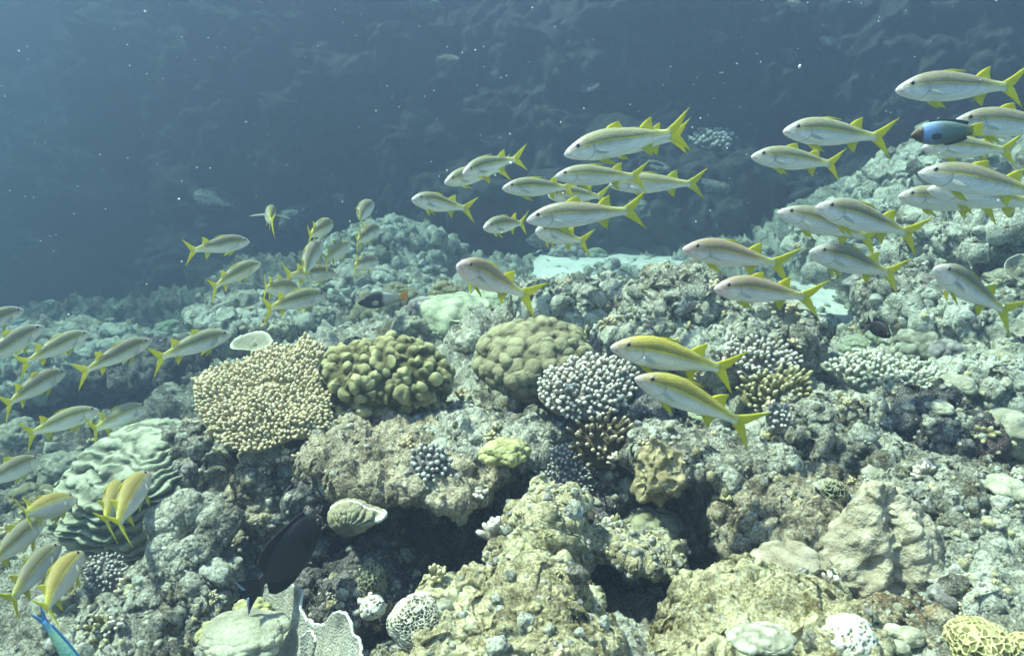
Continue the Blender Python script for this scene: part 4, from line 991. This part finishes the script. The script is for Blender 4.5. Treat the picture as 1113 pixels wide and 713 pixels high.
G = [
 # left shoal, swimming right and away
 (271,261,199,275, 2.9,-1, .25,'grey','goatfish alone in blue water, leftmost of the middle shoal and level with its top'),
 (283,285,227,318, 2.8,-1, .4,'pale','goatfish climbing right, just under the lone leftmost one of the middle shoal'),
 (251,361,162,395, 2.4,-1, .25,'pale','goatfish directly above the left end of the tan table coral'),
 (164,368,80,411, 2.5,-1, .25,'grey','goatfish swimming right above the dark hollow, left of the one over the table coral'),
 (97,360,16,401, 2.5,-1, .25,'pale','goatfish with spread yellow fins, upper left group, third from the left edge'),
 (47,353,-40,408, 2.4,-1, 0,'grey','shadowy goatfish cut by the left edge, second from the top there'),
 (25,335,-55,372, 2.5,-1, 0,'grey','topmost goatfish cut by the left edge'),
 (71,402,1,447, 2.4,-1, .25,'grey','goatfish whose tail touches the left edge just under the upper left row'),
 (107,444,24,476, 2.2,-1, .4,'pale','goatfish with a widely spread yellow tail above the terrace coral'),
 (160,440,97,471, 2.4,-1, .4,'pale','small goatfish right above the top of the terrace coral'),
 (42,497,-38,535, 2.1,-1, 0,'grey','silvery goatfish showing only its front half halfway down the left edge'),
 (81,540,24,557, 1.85,-1, .4,'olive','golden brown goatfish turning away at the left of the terrace coral'),
 (48,562,-22,626, 1.9,-1, 0,'grey','pale goatfish climbing out of the left edge below the golden brown one'),
 (64,590,8,662, 1.85,-1, .25,'grey','dark striped goatfish climbing steeply near the lower left corner'),
 (88,598,52,670, 1.65,-1, .4,'olive','goatfish with a long hanging yellow tail right of the dark striped one'),
 (160,512,128,578, 1.75,-1, .4,'olive','olive goatfish seen from behind in front of the terrace coral'),
 (134,522,114,574, 1.9,-1, .25,'olive','goatfish half hidden behind the olive one at the terrace coral'),
 # middle shoal, seen from behind
 (297,227,299,246, 3.4,-1, .25,'pale','tiny goatfish seen from behind with both side fins spread, highest at the middle left'),
 (405,219,394,243, 3.0,-1, .4,'grey','goatfish seen from behind with a hanging yellow tail, upper right of the middle shoal'),
 (412,247,387,267, 3.3,-1, .4,'grey','goatfish just below the upper right one of the middle shoal'),
 (361,242,334,260, 3.1,-1, .25,'pale','goatfish turned away above the vertical one in the middle shoal'),
 (349,261,335,306, 2.8,-1, .4,'grey','goatfish standing almost upright at the centre of the middle shoal'),
 (380,264,351,285, 3.2,-1, .25,'pale','goatfish behind and right of the upright one'),
 (411,283,385,293, 3.1,-1, .4,'grey','goatfish with a forked tail facing the viewer, right of the middle shoal'),
 (365,296,306,300, 3.2,-1, .25,'grey','goatfish partly covered by the upright one, low in the middle shoal'),
 (324,313,287,315, 2.9,-1, .4,'pale','short looking goatfish with upright yellow fins at the lower left of the middle shoal'),
 (354,319,284,339, 2.7,-1, .25,'pale','lowest goatfish of the middle shoal, tail to the left over pale coral'),
 # centre shoal, facing left
 (613,165,752,141, 1.75, 1, 0,'pale','largest goatfish of the upper centre, highest of the central shoal'),
 (640,158,750,149, 2.05, 1, 0,'pale','goatfish all but its tail hidden behind the highest one of the central shoal'),
 (603,190,705,192, 2.3, 1, 0,'pale','goatfish in the middle of the central shoal whose tail crosses the fish behind'),
 (662,199,769,200, 2.5, 1, 0,'pale','goatfish at the right end of the central shoal, its head hidden by another tail'),
 (546,203,628,204, 2.7, 1, 0,'pale','goatfish left of the centre of the central shoal with its tail hidden'),
 (596,211,664,214, 2.9, 1, 0,'pale','small pale goatfish squeezed between two rows of the central shoal'),
 (503,187,574,171, 2.7, 1, -.25,'pale','goatfish with a raised yellow tail at the upper left of the central shoal'),
 (483,197,556,182, 2.9, 1, -.25,'pale','goatfish whose face peeks out behind the upper left one of the central shoal'),
 (448,215,519,229, 2.6, 1, -.25,'pale','leftmost goatfish of the central shoal with its tail drooping'),
 (526,246,574,242, 2.9, 1, 0,'pale','smallest goatfish of the central shoal, below the leftmost'),
 (572,237,704,228, 1.8, 1, 0,'grey','broad goatfish with a dark speckled back at the bottom of the central shoal'),
 (583,249,645,265, 2.5, 1, -.25,'pale','slim pale goatfish tucked under the broad speckled one'),
 (498,286,590,328, 1.75, 1, -.4,'rose','single rosy goatfish with a big yellow tail above the olive dome coral'),
 (743,268,866,291, 1.75, 1, -.25,'rose','goatfish over the blue sand, upper of two right of the centre'),
 (777,311,897,326, 1.7, 1, -.25,'rose','pinkish goatfish just over the mound skyline, lower of two right of the centre'),
 (665,374,806,406, 1.5, 1, -.25,'gold','upper of two golden goatfish hovering low in front of the reef'),
 (692,408,827,470, 1.48, 1, -.25,'gold','lower of two golden goatfish hovering low in front of the reef'),
 # right shoal, facing left
 (974,95,1118,94, 1.7, 1, 0,'grey','topmost goatfish at the right, its tail cut by the edge'),
 (852,140,974,151, 1.85, 1, 0,'pale','goatfish high on the right with a clear dark background, upper of two'),
 (817,168,917,180, 2.1, 1, 0,'pale','slim goatfish below and left of the upper one high on the right'),
 (1037,130,1175,140, 1.75, 1, 0,'grey','goatfish behind the blue headed wrasse, cut by the right edge'),
 (1003,158,1109,164, 2.0, 1, 0,'pale','goatfish just under the blue headed wrasse'),
 (999,185,1150,214, 1.7, 1, 0,'grey','upper of three overlapping goatfish at the right edge'),
 (977,211,1090,226, 2.0, 1, 0,'pale','lowest left of three overlapping goatfish at the right edge'),
 (1009,203,1150,226, 1.85, 1, 0,'grey','middle one of three overlapping goatfish at the right edge'),
 (846,228,960,263, 2.0, 1, 0,'grey','goatfish partly covered by its neighbour on the right slope, left of the pair'),
 (888,222,1006,259, 1.8, 1, -.25,'grey','goatfish in front of its neighbour on the right slope, right of the pair'),
 (881,271,984,302, 1.9, 1, -.25,'grey','goatfish with hanging yellow fins above the tiny black damselfish'),
 (1017,289,1110,347, 1.75, 1, -.25,'grey','goatfish diving to the left at the right edge, tail cut by the border'),
]
for k, g in enumerate(G):
    goatfish(*g, spread=(k == 17), roll={8: -.25, 9: -.3, 10: -.25, 11: -.5, 12: -.3, 13: -.45, 14: -.55, 15: -.55, 16: -.5, 18: -.3, 21: -.35, 22: -.25}.get(k, 0.08 * math.sin(k * 2.3)))

# --- the other fish
def fish_ramp(name, stops, axis=0, rough=.45, spots=None):
    m = NT(name); sp = m.n('SeparateXYZ', {0: m.attr('pat', 1)}).node
    x = m.math('ADD', sp.outputs[axis], m.math('MULTIPLY', m.math('SUBTRACT', m.noise(10, 3), .5), .06))
    c = m.ramp(x, stops)
    if axis == 0:
        c = m.mix(m.ramp(sp.outputs[1], [(.15, .55), (.5, 0.0)]), c, (.05, .06, .07), 'MULTIPLY')
    return m.out(c, m.bump(m.vor(60, 'SMOOTH_F1'), .2, .01), Roughness=rough, Specular_IOR_Level=.35)

def other_fish(name, label, hx, hy, tx, ty, d, sign, L, xs, tp, bt, wd, skin, fins, eye, bend=0.0, roll=0.0):
    root = tag(empty(name, (0, 0, 0)), label, 'fish'); bd = bender(bend)
    link('body', body_mesh('body', xs, tp, bt, wd, [skin], bd), root)
    for n_, vf, mat in fins: link(n_, new_mesh(n_, bd(vf[0]), vf[1], [mat]), root)
    for s in (-1, 1): link('eye', eye_mesh(eye[3], bd, eye[0], s * eye[1], eye[2]), root)
    pose(root, hx, hy, tx, ty, d, sign, L, bend, roll)
    return root

black = fish_ramp('black_fish_skin', [(0, (.012, .012, .014)), (1, (.016, .015, .016))], rough=.6)
blackfin = NT('black_fin').out((.014, .014, .016), Roughness=.6)
bluefin = NT('pale_blue_fin_edge').out((.25, .32, .5))
OX = [0, .03, .08, .16, .28, .42, .56, .68, .76, .83]
OT = [.0, .055, .11, .175, .225, .235, .205, .13, .06, .045]; OB = [-.03, -.07, -.11, -.165, -.215, -.225, -.195, -.12, -.055, -.045]; OW = [.01, .03, .05, .065, .075, .075, .06, .04, .02, .012]
def oval_fins(m, edge=None):
    f = [('dorsal_fin', strip([(.16, .16), (.20, .235), (.55, .285), (.72, .245), (.78, .17)], [(.16, .15), (.28, .20), (.5, .20), (.68, .10), (.76, .05)], t=.012), m),
         ('anal_fin', strip([(.36, -.20), (.40, -.255), (.58, -.275), (.72, -.23), (.78, -.16)], [(.36, -.19), (.44, -.20), (.55, -.18), (.68, -.10), (.76, -.05)], t=.012), m),
         ('tail_fin', join([strip([(.81, .045), (.88, .10), (.95, .15), (1.0, .20)], [(.81, 0), (.90, 0), (.94, .05), (.985, .19)], t=.012), strip([(.81, -.045), (.88, -.10), (.95, -.15), (1.0, -.20)], [(.81, 0), (.90, 0), (.94, -.05), (.985, -.19)], t=.012)]), m)]
    for s in (-1, 1): f.append(('pectoral_fin', strip([(.22, .02), (.28, .05), (.36, .06)], [(.23, -.04), (.29, -.05), (.36, -.03)], s * .068, s * .11, t=.008), m))
    if edge: f += [('fin_edge', strip([(.945, q * .05), (.955, q * .08), (.99, q * .195)], [(.958, q * .05), (.968, q * .08), (1.0, q * .195)], t=.014), edge) for q in (1, -1)]
    return f
other_fish('surgeonfish', 'big black surgeonfish nosing up into the dark crevice at lower left', 348, 562, 262, 650, 1.52, -1, .22, OX, OT, OB, OW, black, oval_fins(blackfin, bluefin), (.09, .05, .05, .02), bend=-.25)
other_fish('damselfish', 'tiny black damselfish over pale coral on the right slope', 968, 366, 941, 347, 1.7, 1, .07, OX, OT, OB, OW, black, oval_fins(blackfin), (.09, .05, .05, .025))
WX = [0, .03, .08, .16, .28, .42, .56, .68, .78, .86]
WT = [.0, .035, .07, .115, .145, .15, .13, .10, .075, .07]; WB = [-.02, -.045, -.075, -.115, -.145, -.15, -.125, -.095, -.07, -.065]; WW = [.012, .025, .04, .058, .07, .07, .058, .042, .026, .014]
def wrasse_fins(m, mt, mp):
    f = [('dorsal_fin', strip([(.24, .13), (.27, .17), (.55, .165), (.76, .125), (.80, .10)], [(.24, .12), (.3, .13), (.5, .12), (.7, .08), (.77, .06)], t=.01), m),
         ('anal_fin', strip([(.46, -.13), (.49, -.165), (.62, -.155), (.76, -.12), (.80, -.10)], [(.46, -.12), (.5, -.12), (.6, -.10), (.7, -.08), (.77, -.06)], t=.01), m),
         ('tail_fin', strip([(.84, .068), (.90, .085), (1.0, .095)], [(.84, -.065), (.90, -.08), (1.0, -.09)], nv=11, t=.014), mt)]
    for s in (-1, 1): f.append(('pectoral_fin', strip([(.25, -.01), (.31, .01), (.37, -.01)], [(.25, -.06), (.30, -.08), (.36, -.07)], s * .066, s * .1, t=.008), mp))
    return f
yf = M['fin_yellow']; of = fin_mat('orange_fin', (.75, .35, .04), (.8, .6, .1)); df = NT('dark_green_fin').out((.05, .07, .07), Roughness=.5)
other_fish('wrasse', 'wrasse with a brown face, blue shoulder and dark green body among goatfish at right', 990, 147, 1068, 141, 1.6, 1, .155, WX, WT, WB, WW,
           fish_ramp('blue_shoulder_skin', [(0, (.12, .08, .05)), (.13, (.14, .10, .05)), (.16, (.25, .42, .75)), (.27, (.27, .38, .55)), (.42, (.16, .22, .20)), (.75, (.13, .18, .13)), (.9, (.5, .42, .05))]), wrasse_fins(df, yf, df), (.11, .045, .05, .017))
other_fish('wrasse', 'small wrasse with dark front and white rear below the middle shoal', 389, 329, 443, 322, 3.0, 1, .2, WX, WT, WB, WW,
           fish_ramp('half_dark_skin', [(0, (.03, .025, .03)), (.44, (.05, .035, .035)), (.52, (.62, .6, .56)), (.8, (.66, .58, .45)), (.88, (.75, .5, .08))]), wrasse_fins(M['fin_pale'], of, M['fin_pale']), (.11, .045, .05, .017))
bf = NT('blue_fin').out((.06, .2, .42), Roughness=.45)
other_fish('wrasse', 'blue and green wrasse leaving the picture at the bottom left corner', 108, 756, 38, 662, 1.5, -1, .2, WX, [v * .62 for v in WT], [v * .62 for v in WB], [v * .8 for v in WW],
           fish_ramp('blue_green_skin', [(0, (.08, .26, .36)), (.35, (.12, .36, .34)), (.7, (.2, .38, .26)), (.85, (.06, .22, .45))]), 
           [('dorsal_fin', strip([(.24, .08), (.27, .115), (.55, .115), (.76, .085), (.80, .07)], [(.24, .075), (.3, .08), (.5, .08), (.7, .055), (.77, .04)], t=.01), bf),
            ('tail_fin', join([strip([(.84, .04), (.90, .065), (1.0, .10)], [(.84, 0), (.89, .0), (.985, .085)], t=.012), strip([(.84, -.04), (.90, -.065), (1.0, -.10)], [(.84, 0), (.89, 0), (.985, -.085)], t=.012)]), bf)], (.11, .045, .03, .017))

# ------------------------------------------------------------------ the water's haze
def haze():
    V = np.array([(x, y, z) for x in (-70, 70) for y in (-20, 100) for z in (-4.6, 4.05)], float)
    Q = np.array([(0, 1, 3, 2), (4, 6, 7, 5), (0, 4, 5, 1), (2, 3, 7, 6), (0, 2, 6, 4), (1, 5, 7, 3)])
    m = bpy.data.materials.new('water_haze'); m.use_nodes = True; t = m.node_tree; t.nodes.clear()
    o = t.nodes.new('ShaderNodeOutputMaterial'); p = t.nodes.new('ShaderNodeVolumePrincipled')
    p.inputs['Color'].default_value = (*HAZE_COLOR, 1); p.inputs['Density'].default_value = HAZE_DENSITY; p.inputs['Absorption Color'].default_value = (*HAZE_ABSORB, 1); p.inputs['Anisotropy'].default_value = 0.42
    t.links.new(p.outputs[0], o.inputs['Volume'])
    tag(link('haze', new_mesh('haze', V, Q, [m], smooth=False)), kind='stuff')
haze()
